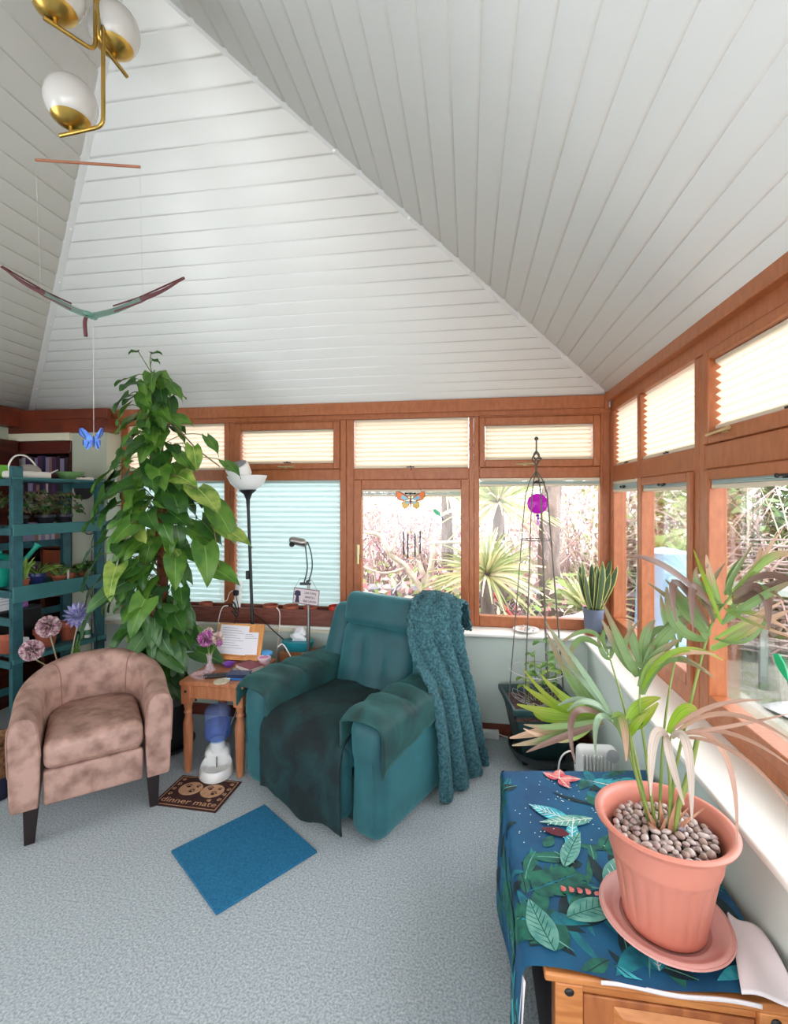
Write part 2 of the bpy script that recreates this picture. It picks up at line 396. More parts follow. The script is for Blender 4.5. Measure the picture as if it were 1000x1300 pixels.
g = G(); g.box(.938, .962, 3.528, 3.552, 2.288, 2.398); struct(g.build('trim_10', WOOD, bevel=.003))
# corner post
g = G(); g.box(.935, 1.08, 3.60, 3.70, .714, 2.30); g.box(.985, 1.08, 3.545, 3.70, .714, 2.30)
struct(g.build('trim_8', WOOD, bevel=.006))

# ---------------- windows
HANDLE = mat('brass_latch', (214, 196, 150), .3, .8)
def bars(g, plane, a0, a1, z0, z1, w, d0, d1, wz=None):
    """rectangular ring of four bars in the back ('b', a = x) or right ('r', a = y) window plane; w = widths (left, right, bottom, top)"""
    wl, wr, wb_, wt = w
    R = [(a0, a0 + wl, z0, z1), (a1 - wr, a1, z0, z1), (a0 + wl, a1 - wr, z0, z0 + wb_), (a0 + wl, a1 - wr, z1 - wt, z1)]
    for (p0, p1, q0, q1) in R:
        if p1 - p0 < .002 or q1 - q0 < .002: continue
        if plane == 'b': g.box(p0, p1, d0, d1, q0, q1)
        else: g.box(d0, d1, p0, p1, q0, q1)
def pane(plane, a0, a1, z0, z1, parent):
    g = G()
    if plane == 'b': g.box(a0 - .012, a1 + .012, 3.636, 3.640, z0 - .012, z1 + .012)
    else: g.box(1.036, 1.040, a0 - .012, a1 + .012, z0 - .012, z1 + .012)
    o = g.build('pane', GLASS, parent, smooth=False); return o
def latch(plane, a, z, parent, horizontal=True):
    g = G()
    if plane == 'b':
        g.box(a - .012, a + .012, 3.575, 3.59, z - .01, z + .01)
        if horizontal: g.tube([(a - .065, 3.568, z), (a - .02, 3.566, z), (a + .07, 3.566, z + .002)], [.006, .007, .008], 8)
        else:
            g.box(a - .012, a + .012, 3.575, 3.59, z - .02, z + .09); g.tube([(a, 3.57, z + .085), (a, 3.562, z + .04), (a, 3.562, z - .055)], [.008, .008, .009], 8)
    else:
        g.box(.975, .99, a - .02, a + .02, z - .01, z + .01); g.tube([(.966, a - .05, z + .004), (.964, a, z), (.964, a + .12, z - .004)], [.009, .007, .006], 8)
    return g.build('handle', HANDLE, parent)
def window(n, plane, a0, a1, zt, zm1, zm0, zb, wl, wr, upper_sash=None, lower_sash=None, latchpos=None):
    """one bay: upper and lower opening. (zt top of upper opening, zm1/zm0 transom, zb bottom of lower opening); wl/wr side bars"""
    d0, d1 = (3.59, 3.66) if plane == 'b' else (.99, 1.06)
    g = G()
    bars(g, plane, a0, a1, .714, 2.27, (wl, wr, zb - .714, 2.27 - zt), d0, d1)
    if plane == 'b': g.box(a0 + wl, a1 - wr, d0, d1, zm0, zm1)
    else: g.box(d0, d1, a0 + wl, a1 - wr, zm0, zm1)
    # beads: thin raised lip round the frame so the profile shows lines
    o = struct(g.build('window_%d' % n, WOOD, bevel=.006))
    U = [a0 + wl, a1 - wr, zm1, zt]; Lo = [a0 + wl, a1 - wr, zb, zm0]
    off = -.012
    for key, R, ss in (('u', U, upper_sash), ('l', Lo, lower_sash)):
        if ss:
            s = G(); bars(s, plane, R[0] + .0004, R[1] - .0004, R[2] + .0004, R[3] - .0004, ss, d0 + off, d1 - .008)
            so = s.build('sash', WOOD, o, bevel=.006); 
            R[0] += ss[0]; R[1] -= ss[1]; R[2] += ss[2]; R[3] -= ss[3]
            pane(plane, *R, so)
            if latchpos and latchpos[0] == key: latch(plane, latchpos[1], latchpos[2], so, latchpos[3])
        else: pane(plane, *R, o)
    return U, Lo
W1 = window(1, 'b', -2.85, -1.89, 2.26, 1.885, 1.80, .76, .06, .045)
W2 = window(2, 'b', -1.889, -.93, 2.25, 1.885, 1.80, .76, .045, .05, upper_sash=(.053, .05, .045, .055), latchpos=('u', -1.41, 1.902, True))
W3 = window(3, 'b', -.929, .035, 2.26, 1.885, 1.80, .755, .058, .035, lower_sash=(.062, .058, .03, .075), latchpos=('l', -.832, 1.215, False))
W4 = window(4, 'b', .036, .94, 2.25, 1.885, 1.805, .792, .04, .02, upper_sash=(.04, .048, .052, .058), latchpos=('u', .40, 1.905, True))
W5 = window(5, 'r', 3.035, 3.59, 2.29, 1.88, 1.775, .83, .02, .06)
W6 = window(6, 'r', 2.27, 3.034, 2.29, 1.88, 1.775, .80, .05, .035, lower_sash=(.05, .05, .06, .045))
W7 = window(7, 'r', 1.10, 2.269, 2.27, 1.88, 1.775, .775, .05, .05, upper_sash=(.05, .05, .055, .04), lower_sash=(.055, .055, .065, .045), latchpos=('u', 2.03, 1.918, True))
W8 = window(8, 'r', .0, 1.099, 2.27, 1.88, 1.775, .80, .05, .05)
W9 = window(9, 'r', -1.2, -.001, 2.27, 1.88, 1.775, .80, .05, .05)

# ---------------- pleated blinds: one thing each
BCREAM = sheer('cream_pleated_fabric', (240, 227, 208), .37)
BAQUA = sheer('aqua_pleated_fabric', (204, 226, 226), .40)
RAILC = mat('cream_blind_rail', (214, 202, 180), .5); RAILG = mat('grey_green_blind_rail', (176, 190, 184), .5); STACKM = mat('folded_aqua_fabric', (168, 188, 184), .7)
def blind(plane, R, label, m, railm, group, pleat=.036, depth=.011):
    a0, a1, z0, z1 = R
    loc = ((a0 + a1) / 2, 3.618, z0) if plane == 'b' else (1.018, (a0 + a1) / 2, z0)
    t = thing('pleated_blind', label, 'blind', loc, 0 if plane == 'b' else math.radians(-90), group)
    w = (a1 - a0) / 2 - .004; h = z1 - z0; n = max(4, round(h / pleat)) * 2
    g = G(); vs = []; fs = []
    for i in range(n + 1):
        z = .018 + (h - .034) * i / n; y = depth if i % 2 else -depth; vs += [(-w, y, z), (w, y, z)]
    fs = [(2 * i, 2 * i + 1, 2 * i + 3, 2 * i + 2) for i in range(n)]
    g.add(vs, fs); g.build('fabric', m, t, smooth=False)
    g = G(); g.box(-w, w, -.013, .012, h - .018, h - .002); g.build('top_rail', railm, t, bevel=.002)
    g = G(); g.box(-w, w, -.013, .012, .002, .020); g.build('bottom_rail', railm, t, bevel=.002)
    g = G(); g.box(-.03, .03, -.02, -.013, .006, .013); g.box(-.006, .006, -.018, -.012, .006, .018); g.build('tab', BLACK, t, bevel=.001)
    return t
def folded(plane, a0, a1, z1, label, group, h=.075):
    loc = ((a0 + a1) / 2, 3.612, z1 - h) if plane == 'b' else (1.010, (a0 + a1) / 2, z1 - h)
    t = thing('pleated_blind', label, 'blind', loc, 0 if plane == 'b' else math.radians(-90), group)
    w = (a1 - a0) / 2 - .003
    g = G(); g.box(-w, w, -.022, .016, h - .02, h); g.build('top_rail', RAILC, t, bevel=.003)
    g = G(); n = 5
    for i in range(n): g.box(-w, w, -.020, .014, .018 + (h - .04) * i / n, .018 + (h - .04) * (i + .8) / n)
    g.build('fabric', STACKM, t, smooth=False)
    g = G(); g.box(-w, w, -.022, .016, 0, .017); g.build('bottom_rail', RAILC, t, bevel=.003)
    g = G(); g.box(-.035, .035, -.032, -.024, h * .38, h * .38 + .008); g.ball((-.035, -.03, h * .38 + .004), .008, 8, 6); g.ball((.035, -.03, h * .38 + .004), .008, 8, 6); g.box(-.008, .008, -.03, -.02, h * .3, h * .55)
    g.build('tab', BLACK, t, bevel=.001)
    return t
GU = 'cream pleated blinds in the top lights'; GL = 'aqua blinds in the lower windows'
blind('b', W1[0], 'cream pleated blind in top light behind the tall climbing plant', BCREAM, RAILC, GU)
blind('b', W2[0], 'cream pleated blind in top light right of the white floor lamp head', BCREAM, RAILC, GU)
blind('b', W3[0], 'cream pleated blind in fixed top light above the butterfly wind chime', BCREAM, RAILC, GU)
blind('b', W4[0], 'cream pleated blind in top light behind the obelisk finial', BCREAM, RAILC, GU)
blind('r', W5[0], 'narrow cream pleated blind at top of right wall nearest the corner', BCREAM, RAILC, GU, pleat=.034)
blind('r', W6[0], 'cream pleated blind second from the corner on the right wall', BCREAM, RAILC, GU, pleat=.034)
blind('r', W7[0], 'large cream pleated blind in tilting top light at right photo edge', BCREAM, RAILC, GU, pleat=.036)
blind('b', W1[1], 'closed aqua pleated blind behind the tall climbing plant', BAQUA, RAILG, GL, pleat=.042)
blind('b', W2[1], 'closed aqua pleated blind behind the chrome reading lamp', BAQUA, RAILG, GL, pleat=.042)
GF = 'aqua blinds folded up'
folded('b', W3[1][0], W3[1][1], W3[1][3], 'folded up aqua blind behind the orange butterfly wind chime', GF, .055)
folded('b', W4[1][0], W4[1][1], W4[1][3], 'folded up aqua blind at head of window behind the metal obelisk', GF, .06)
folded('r', W5[1][0], W5[1][1], W5[1][3], 'short folded up aqua blind on right wall next to the corner post', GF)
folded('r', W6[1][0], W6[1][1], W6[1][3] + .04, 'folded up aqua blind in second right wall window from the corner', GF)
folded('r', W7[1][0], W7[1][1], W7[1][3] + .04, 'long folded up aqua blind in right wall window at photo edge', GF)
# ================================================================ SEATING
VELVET = mat('teal_velvet', (33, 91, 98), .6, c2=(20, 66, 74), scale=6, sheen=.5, sheen_c=(110, 190, 198), lo=.3, hi=.7, bump=.001, bscale=25)
THROWM = mat('dark_green_plush', (13, 50, 53), .85, c2=(3, 17, 21), scale=7, dist=.8, sheen=.2, sheen_c=(40, 90, 90), lo=.32, hi=.62, bump=.004, bscale=60)
PADM = mat('green_plush_pad', (24, 74, 73), .72, c2=(8, 36, 38), scale=6, dist=.6, sheen=.35, sheen_c=(90, 160, 156), lo=.35, hi=.65, bump=.002, bscale=35)
SHERPA = mat('teal_sherpa', (78, 124, 132), .95, c2=(42, 84, 92), scale=70, sheen=.2, lo=.35, hi=.62, bump=.014, bscale=110, bstr=1.)
SUEDE = mat('distressed_suede', (178, 142, 129), .52, c2=(116, 84, 74), scale=13, lo=.42, hi=.74, detail=14, bump=.0012, bscale=40)
SEAM = mat('suede_seam', (150, 112, 100), .7)
DARKLEG = mat('espresso_leg', (32, 22, 24), .35)

# ---- tub chair
tub = thing('tub_chair', 'pinkish brown distressed suede tub chair with dark tapered legs', 'armchair', (-2.055, 2.385, 0), math.radians(41.3))
def tub_path(n=44):
    P = []; R = .345; st = .30
    Ltot = 2 * st + math.pi * R
    for i in range(n + 1):
        s = Ltot * i / n
        if s < st: p, nrm = (-R, -st + s), (-1, 0)
        elif s > Ltot - st: p, nrm = (R, -(s - (Ltot - st))), (1, 0)
        else:
            a = math.pi - (s - st) / R; p, nrm = (R * math.cos(a), R * math.sin(a)), (math.cos(a), math.sin(a))
        P.append((p, nrm, s / Ltot))
    return P
def tub_h(q):
    e = min(1, max(0, (abs(q - .5) * 2 - .1) / .78)); e = e * e * (3 - 2 * e); return .735 - .125 * e
def tub_sec(h, q):
    f = .018 * (1 - abs(q - .5) * 2) + .004
    return [(.01, .172), (.0, .20), (-.004, .35), (-f - .006, h - .10), (-f - .004, h - .05), (-f + .008, h - .018), (.028, h - .003), (.055, h), (.08, h - .006), (.100, h - .028), (.112, h - .07), (.118, h - .14), (.122, .42), (.118, .30), (.112, .172)]
g = G(); vs = []; P = tub_path(); fs = []
for (p, nr, q) in P:
    for (d, z) in tub_sec(tub_h(q), q): vs.append((p[0] - nr[0] * d, p[1] - nr[1] * d, z))
k = 15
for i in range(len(P) - 1):
    for j in range(k): fs.append((i * k + j, i * k + (j + 1) % k, (i + 1) * k + (j + 1) % k, (i + 1) * k + j))
fs.append(tuple(range(k))); fs.append(tuple((len(P) - 1) * k + j for j in range(k))[::-1])
g.add(vs, fs); sh = g.build('backrest', SUEDE, tub, bevel=.007, seg=3, angle=50)
g = G()
for i in (15, 22, 29):
    p, nr, q = P[i]; h = tub_h(q)
    if i == 22: continue
    g = G()
    g.tube(smoothpath([(p[0] - nr[0] * (d + .001), p[1] - nr[1] * (d + .001), z) for (d, z) in tub_sec(h, q)[3:13]], 3), .0032, 6); g.build('seam', SEAM, sh) if i == 15 else None
for i in (2, 42):
    p, nr, q = P[i]
g.build('seam', SEAM, sh); g = G(); g.tube([(-.345 + d, -.3015, z) for (d, z) in tub_sec(tub_h(0), 0)[2:13]], .003, 6)
g.build('seam', SEAM, sh); g = G(); g.tube([(.345 - d, -.3015, z) for (d, z) in tub_sec(tub_h(1), 1)[2:13]], .003, 6)
g.build('seam', SEAM, sh)
g = G()
def cush(p):
    q = Vector(p)
    if q.z > 0: q.z += .022 * (1 - (q.x / .23) ** 2) * (1 - min(1, abs((q.y) / .27)) ** 2)
    if q.y > .1: q.x *= 1 - .55 * ((q.y - .1) / .2) ** 2
    return q
g.rbox((0, -.045, .413), (.432, .55, .145), .045, 5, fn=cush); cu = g.build('seat_cushion', SUEDE, tub)
g = G(); g.tube([(-.19, -.318, .366), (0, -.321, .366), (.19, -.318, .366)], .0028, 6); g.build('piping', SEAM, cu)
g = G(); g.rbox((0, -.268, .255), (.43, .06, .17), .018, 4); g.build('front_rail', SUEDE, tub)
for sx in (-1, 1):
    for y in (-.255, .20):
        xx = sx * (.262 if y < 0 else .20)
        g = G(); g.taper((xx + sx * .006, y - .004 if y < 0 else y + .03, 0), (.042, .042), (xx, y, .178), (.062, .062)); g.build('leg', DARKLEG, tub, bevel=.003)

# ---- recliner
RL, RR = (-.667, 2.80), math.radians(-26)
rec = thing('recliner', 'large teal velvet recliner with throws draped over seat and arms', 'armchair', (RL[0], RL[1], 0), RR)
def armfn(sx):
    def f(q):
        q = Vector(q)
        if q.z > .2: q.x += 0
        if q.y < -.25 and q.z < .1: q.y += .012
        q.x += sx * .012 * math.sin(max(0, (q.z + .28) / .56) * math.pi)
        return q
    return f
for sx in (-1, 1):
    g = G(); g.rbox((sx * .393, -.03, .30), (.205, .82, .58), .075, 6, fn=armfn(sx)); a = g.build('arm', VELVET, rec)
    g = G(); g.tube([(sx * .455, -.432, .10), (sx * .458, -.436, .30), (sx * .452, -.428, .50)], .003, 6); g.build('seam', VELVET, a)
g = G(); g.box(-.44, .44, -.36, .40, .035, .25); g.build('base', mat('recliner_underframe', (30, 60, 64), .8), rec, bevel=.01)
g = G(); g.rbox((0, -.385, .235), (.55, .10, .37), .045, 5); g.build('footrest', VELVET, rec)
def seatfn(q):
    q = Vector(q)
    if q.z > 0: q.z += .03 * (1 - (q.x / .29) ** 2)
    return q
g = G(); g.rbox((0, -.13, .36), (.57, .56, .16), .06, 5, fn=seatfn); g.build('seat_cushion', VELVET, rec)
TILT = math.radians(-14)
def backfn(amp, chan):
    def f(q):
        q = Vector(q)
        if q.y < 0:
            q.y -= amp * (1 - (q.x / .32) ** 2) * math.cos(q.z / .5 * 1.2)
            if chan:
                for xc in (-.085, .085): q.y += .026 * math.exp(-((q.x - xc - .05 * q.z) / .022) ** 2) * max(0, 1 - abs(q.z) / .26)
        return q
    return f
def tilted(g, c):
    g.M = Matrix.Translation(c) @ Matrix.Rotation(TILT, 4, 'X')
g = G(); tilted(g, (0, .235, .615)); g.rbox((0, 0, 0), (.56, .17, .46), .07, 7, fn=backfn(.03, True)); g.build('back_cushion', VELVET, rec)
g = G(); tilted(g, (0, .285, .925)); g.rbox((0, 0, 0), (.56, .16, .215), .062, 6, fn=backfn(.02, False)); g.build('headrest', VELVET, rec)
g = G(); tilted(g, (0, .375, .62)); g.rbox((0, .02, 0), (.80, .13, .72), .06, 5); g.build('back_frame', VELVET, rec)
for sx in (-1, 1):
    g = G(); tilted(g, (sx * .355, .275, .70))
    def wf(q, sx=sx):
        q = Vector(q); q.x -= sx * .035 * max(0, q.z + .1) / .3; return q
    g.rbox((0, 0, 0), (.165, .19, .50), .065, 6, fn=wf); g.build('wing', VELVET, rec)

def rloc(x, y, z):
    c, s = math.cos(RR), math.sin(RR); return (RL[0] + c * x - s * y, RL[1] + s * x + c * y, z)
def drape(name, fn, nu, nv, m, label, cat, thick=.008, jit=0., sub=0):
    rnd = random.Random(3); t = None
    g = G(); g.grid(lambda u, v: Vector(fn(u, v)) + Vector((rnd.uniform(-jit, jit), rnd.uniform(-jit, jit), rnd.uniform(-jit, jit))), nu, nv)
    o = g.build(name, m, None, loc=(RL[0], RL[1], 0), rot=(0, 0, RR), solid=thick, sub=sub, angle=180, soff=1.)
    return tag(o, label, cat)
def lerp(a, b, t): return Vector(a) * (1 - t) + Vector(b) * t
def railpath(lines, v):
    n = len(lines) - 1; x = min(max(v, 0), .99999) * n; i = int(x); t = x - i
    a = lines[max(i - 1, 0)]; b = lines[i]; c = lines[i + 1]; d = lines[min(i + 2, n)]
    def cr(A, B, C_, D): A, B, C_, D = map(Vector, (A, B, C_, D)); return .5 * (2 * B + (C_ - A) * t + (2 * A - 5 * B + 4 * C_ - D) * t * t + (3 * B - A - 3 * C_ + D) * t ** 3)
    return cr(a[0], b[0], c[0], d[0]), cr(a[1], b[1], c[1], d[1])
# seat throw
SL = [((-.275, .13, .475), (.275, .13, .475)), ((-.27, .0, .475), (.27, .0, .475)), ((-.275, -.2, .475), (.275, -.2, .475)), ((-.28, -.385, .468), (.282, -.385, .465)), ((-.285, -.462, .40), (.292, -.462, .39)), ((-.286, -.468, .22), (.300, -.475, .2)), ((-.288, -.468, .075), (.31, -.475, .03))]
def throw(u, v):
    a, b = railpath(SL, v); p = lerp(a, b, u)
    w = 4 * u * (1 - u)
    if v < .55: p.z += .026 * w + .008 * math.sin(7 * u + 9 * v) * w
    else: p.y -= .012 * math.sin(5.5 * u * 3.14 + v * 4) * (v - .5) + .012 * w
    if v > .93: p.z += .022 * math.sin(u * 9) * (v - .93) / .07
    return p
drape('seat_throw', throw, 36, 54, THROWM, 'dark green plush throw covering seat and front of the recliner', 'throw', .012, .0012)
# arm covers
def armcover(sx, front_drop, outer):
    def f(u, v):
        y = -.452 + .74 * v
        a = u * 2 - 1                                   # -1 inner edge .. +1 outer edge
        ins, outs = .105 + .012, .105 + .02
        if a < -.45: x = -ins; z = .585 - (-.45 - a) / .55 * .13
        elif a > .45: x = outs; z = .585 - (a - .45) / .55 * outer * (1.35 - .75 * v)
        else:
            th = a / .45 * math.pi / 2; x = .115 * math.sin(th); z = .585 + .028 * math.cos(th)
        x *= 1.0
        z += .006 * math.sin(26 * v + 5 * a) * (1 - abs(a)) + (.012 * math.exp(-((v - .52) / .04) ** 2) + .014 * math.exp(-((v - .30) / .03) ** 2) - .012 * math.exp(-((v - .41) / .02) ** 2) - .012 * math.exp(-((v - .62 + .04 * a) / .02) ** 2) - .010 * math.exp(-((v - .78) / .02) ** 2)) * max(0, math.cos(a * 1.2))
        if v < .10: z -= front_drop * (1 - v / .10) ** 2; y += .004
        return (sx * (.395 + x), y, z + .008)
    return f
drape('arm_cover', armcover(-1, .05, .07), 30, 46, PADM, 'green plush cover on the recliner arm beside the wooden table', 'arm cover', .014, .001)
drape('arm_cover', armcover(1, .03, .15), 30, 46, PADM, 'green plush cover on the recliner arm nearest the camera', 'arm cover', .012, .001)
# sherpa blanket
BL = [((.26, .56, .86), (.49, .56, .80)), ((.26, .47, 1.02), (.50, .50, .97)), ((.26, .30, 1.06), (.51, .36, 1.01)), ((.275, .155, .95), (.545, .28, .88)), ((.345, .09, .75), (.565, .32, .70)), ((.485, .02, .60), (.575, .38, .55)), ((.535, .03, .38), (.585, .44, .34)), ((.55, .05, .17), (.59, .49, .15)), ((.555, .06, .02), (.595, .53, .025))]
def sherpa(u, v):
    a, b = railpath(BL, v); p = lerp(a, b, u)
    amp = .006 + .022 * min(1, max(0, v - .25) * 1.6)
    w = math.sin(u * 2 * math.pi * 3.2 + .8 * math.sin(v * 5) + .6)
    sd = (b - a).normalized(); nrm = Vector((.86, -.5, .12)) if v > .35 else Vector((.1, -.2, 1))
    bulge = 4 * u * (1 - u) * .02
    return p + nrm * (amp * w + bulge) + sd * .012 * math.sin(v * 11 + u * 4)
drape('blanket', sherpa, 60, 130, SHERPA, 'fluffy teal sherpa blanket hanging over right back corner of the recliner', 'blanket', .016, .0035)

# ---- rugs
g = G(); g.box(-.20, .20, -.207, .207, 0, .010)
o = g.build('carpet_tile', mat('blue_carpet_tile', (30, 112, 150), .95, c2=(18, 84, 120), scale=160, lo=.3, hi=.7, bump=.003, bscale=300, sheen=.2), loc=(-1.036, 2.109, 0.001), rot=(0, 0, math.radians(-36.5)), bevel=.002)
o.scale = (1.2, 1.17, 1); tag(o, 'square of blue carpet lying on the floor in front of the recliner', 'mat')
MATB = mat('brown_bowl_mat', (64, 30, 27), .9, c2=(48, 22, 21), scale=60); MATT = mat('tan_print', (204, 158, 122), .9, c2=(184, 138, 104), scale=40)
bm_ = thing('pet_mat', 'dark brown pet bowl mat with tan paw prints and lettering', 'mat', (-1.50, 2.495, 0), math.radians(-1.5))
g = G(); g.box(-.19, .19, -.14, .14, 0.001, .006); g.build('mat_base', MATB, bm_, bevel=.002)
g = G(); z = .0066
def flat(poly, z=z): g.add([(x, y, z) for x, y in poly], [tuple(range(len(poly)))])
def disc(cx, cy, rx, ry, n=24, z=.0066, rot=0):
    g.add([(cx + rx * math.cos(a) * math.cos(rot) - ry * math.sin(a) * math.sin(rot), cy + rx * math.cos(a) * math.sin(rot) + ry * math.sin(a) * math.cos(rot), z) for a in [2 * math.pi * i / n for i in range(n)]], [tuple(range(n))])
def paw(cx, cy, s, z=.0066, rot=0):
    c, r = math.cos(rot), math.sin(rot)
    def P_(x, y): return cx + (x * c - y * r) * s, cy + (x * r + y * c) * s
    disc(*P_(0, -.3), .55 * s, .42 * s, 14, z, rot)
    for a, b in ((-.62, .25), (-.24, .62), (.24, .62), (.62, .25)): disc(*P_(a, b), .2 * s, .27 * s, 10, z, rot)
for x0, x1, y0, y1 in ((-.178, .178, .124, .129), (-.178, .178, -.129, -.124), (-.178, -.173, -.124, .124), (.173, .178, -.124, .124)): flat([(x0, y0), (x1, y0), (x1, y1), (x0, y1)])
disc(-.062, .025, .066, .062, 32); disc(.072, .025, .066, .062, 32)
for i, (x, y) in enumerate(((-.15, .10), (-.152, .055), (-.155, .01), (-.15, -.035), (.152, .10), (.155, .055), (.155, .008), (.15, -.04), (.10, -.055), (.005, .10))): paw(x, y, .016, rot=.6 * (-1) ** i)
text_bm(g, 'dinner mate', .066, Matrix.Translation((0.0, -.088, .0072)) @ Matrix.Diagonal((1.02, .86, 1, 1)), .0002)
pr_ = g.build('print', MATT, bm_, smooth=False)
g = G()
for (x, y, s, r) in ((-.085, .045, .022, .5), (-.045, .005, .022, -.4), (-.03, .05, .016, 0), (.05, .045, .022, .4), (.09, .005, .022, -.3), (.105, .05, .016, .2)): paw(x, y, s, .0076, r)
g.build('paw_print', MATB, pr_, smooth=False)

# ---- corner table with turned legs
tbl = thing('side_table', 'worn pine side table with turned legs next to the recliner', 'table', (-1.513, 2.895, 0))
g = G(); g.box(-.205, .205, -.245, .245, .532, .560); tt = g.build('tabletop', PINET, tbl, bevel=.006, seg=3)
g = G()
for y0, y1, x0, x1 in ((-.232, -.212, -.19, .19), (.212, .232, -.19, .19), (-.21, .21, -.192, -.172), (-.21, .21, .172, .192)): g.box(x0, x1, y0, y1, .455, .532)
g.build('apron', PINET, tbl, bevel=.002)
for sx in (-1, 1):
    for sy in (-1, 1):
        g = G(); c = (sx * .168, sy * .208, 0)
        g.box(c[0] - .029, c[0] + .029, c[1] - .029, c[1] + .029, .42, .534)
        g.lathe([(.017, 0), (.022, .02), (.026, .12), (.030, .26), (.030, .30), (.022, .33), (.019, .35), (.026, .365), (.019, .38), (.024, .40), (.029, .425)], 20, c); lg = g.build('leg', PINET, tbl, bevel=.002)
        if sy < 0:
            g = G(); g.ball((c[0], c[1] - .030, .497), (.009, .005, .009), 12, 8); g.build('nail_head', BLACK, lg)
# wooden stool behind the recliner carrying the tissue box
st = thing('wooden_stool', 'small reddish wooden stool under the teal tissue box', 'stool', (-1.20, 3.315, 0))
g = G(); g.box(-.13, .13, -.075, .075, .50, .565); g.build('seat', PINET, st, bevel=.004)
for sx in (-1, 1):
    for sy in (-1, 1):
        g = G(); g.taper((sx * .105, sy * .055, 0), (.03, .03), (sx * .10, sy * .05, .50), (.035, .035)); g.build('leg', PINET, st, bevel=.002)

# ---- pine chest at the right
ch = thing('pine_chest', 'honey pine chest with panelled front under the tropical print cloth', 'chest', (.485, 1.72, 0))
g = G(); g.box(-.295, .275, -.455, .47, .425, .448); g.build('top', PINE, ch, bevel=.006)
g = G(); g.box(-.27, .26, -.40, .45, .03, .425); g.build('body', mat('chest_dark_inside', (50, 34, 34), .6), ch)
for x in (-.235, .235):
    for y in (-.425, .42):
        g = G(); g.box(x - .034, x + .034, y - .03, y + .03, 0, .426); lg = g.build('post', PINE, ch, bevel=.004)
        if y < 0:
            g = G(); g.ball((x, y - .031, .408), (.012, .005, .010), 12, 8); g.build('nail_head', BLACK, lg)
for zz in ((.395, .426), (.03, .08)): g = G(); g.box(-.202, .202, -.438, -.405, *zz); g.build('front_rail', PINE, ch, bevel=.003)
dr = G(); dr.box(-.198, .198, -.440, -.41, .085, .392); dro = dr.build('door', mat('pine_heartwood', (178, 108, 60), .42, c2=(146, 80, 44), scale=4, stretch=(5, 1, 1.2), dist=.8), ch, bevel=.003)
g = G(); g.taper((0, -.44, .235), (.0, .0), (0, -.44, .236), (.0, .0))
g = G()
o_ = [(-.125, .12), (.125, .12), (.125, .375), (-.125, .375)]; i_ = [(-.105, .14), (.105, .14), (.105, .355), (-.105, .355)]
g.add([(x, -.441, z) for x, z in o_] + [(x, -.452, z) for x, z in i_], [(0, 1, 5, 4), (1, 2, 6, 5), (2, 3, 7, 6), (3, 0, 4, 7), (4, 5, 6, 7)]); g.build('raised_panel', PINE, dro, smooth=False)

# ---- tropical cloth (u across from the wall to the left and down the side, v from front to back and down the back)
CX0, CX1, CY0, CY1, CZ = .168, .774, 1.258, 2.205, .4545
NAVY = mat('cloth_navy', (10, 60, 98), .8, c2=(8, 96, 134), scale=5, sheen=.3, lo=.3, hi=.75); 
LCOL = [mat('print_teal', (24, 132, 142), .8, c2=(12, 90, 110), scale=22), mat('print_green', (34, 116, 92), .8, c2=(16, 76, 72), scale=22), mat('print_pale', (120, 178, 164), .8, c2=(70, 140, 132), scale=26), mat('print_aqua', (70, 190, 200), .8, c2=(24, 130, 156), scale=24), mat('print_dark', (10, 34, 44), .8, c2=(14, 56, 60), scale=20), mat('print_red', (196, 60, 78), .8, c2=(232, 150, 140), scale=30), mat('print_maroon', (92, 18, 36), .8), mat('print_white', (214, 226, 214), .8)]
LINING = mat('cloth_white_back', (226, 218, 220), .85, sheen=.3)
def cloth(u, v, up=0.):
    """u: metres leftwards from the wall side edge, v: metres backwards from the front edge"""
    W, D = CX1 - CX0, CY1 - CY0; r = .018
    x = CX1 - u; y = CY0 + v; z = CZ + .0035 * math.sin(9 * u + 3) * math.sin(7 * v + 1) + .0035; n = Vector((0, 0, 1))
    xedge = CX0 - .012
    if x < xedge:
        d = xedge - x; fold = .016 * math.sin(11 * v + .6) * min(1, d / .2)
        if d < r * 1.57: a = d / r; x = xedge - r * math.sin(a); z -= r * (1 - math.cos(a)); n = Vector((-math.sin(a), 0, math.cos(a)))
        else: z -= r + (d - r * 1.57); x = xedge - r - fold - .10 * (d - .03) * (.25 + .25 * v); n = Vector((-1, 0, 0))
    yed = CY1 + .11 * min(1, u / W) * -1 + .055
    if y > yed:
        d = y - yed
        if d < r * 1.57: a = d / r; y = yed + r * math.sin(a); z -= r * (1 - math.cos(a))
        else: z -= r + (d - r * 1.57); y = yed + r + .02 * math.sin(13 * u)
    return Vector((x, y, z)) + n * up
g = G(); W_ = .62; DROP = .40
def cu_(u, v):
    uu = u * (W_ + DROP); vmin = .010 * math.sin(14 * uu) + .012 * (1 - uu / W_ if uu < W_ else 0) ; vv = vmin + v * (CY1 - CY0 + .17)
    return cloth(uu, vv)
g.cur = 0; g.grid(cu_, 70, 70)
rnd = random.Random(11)
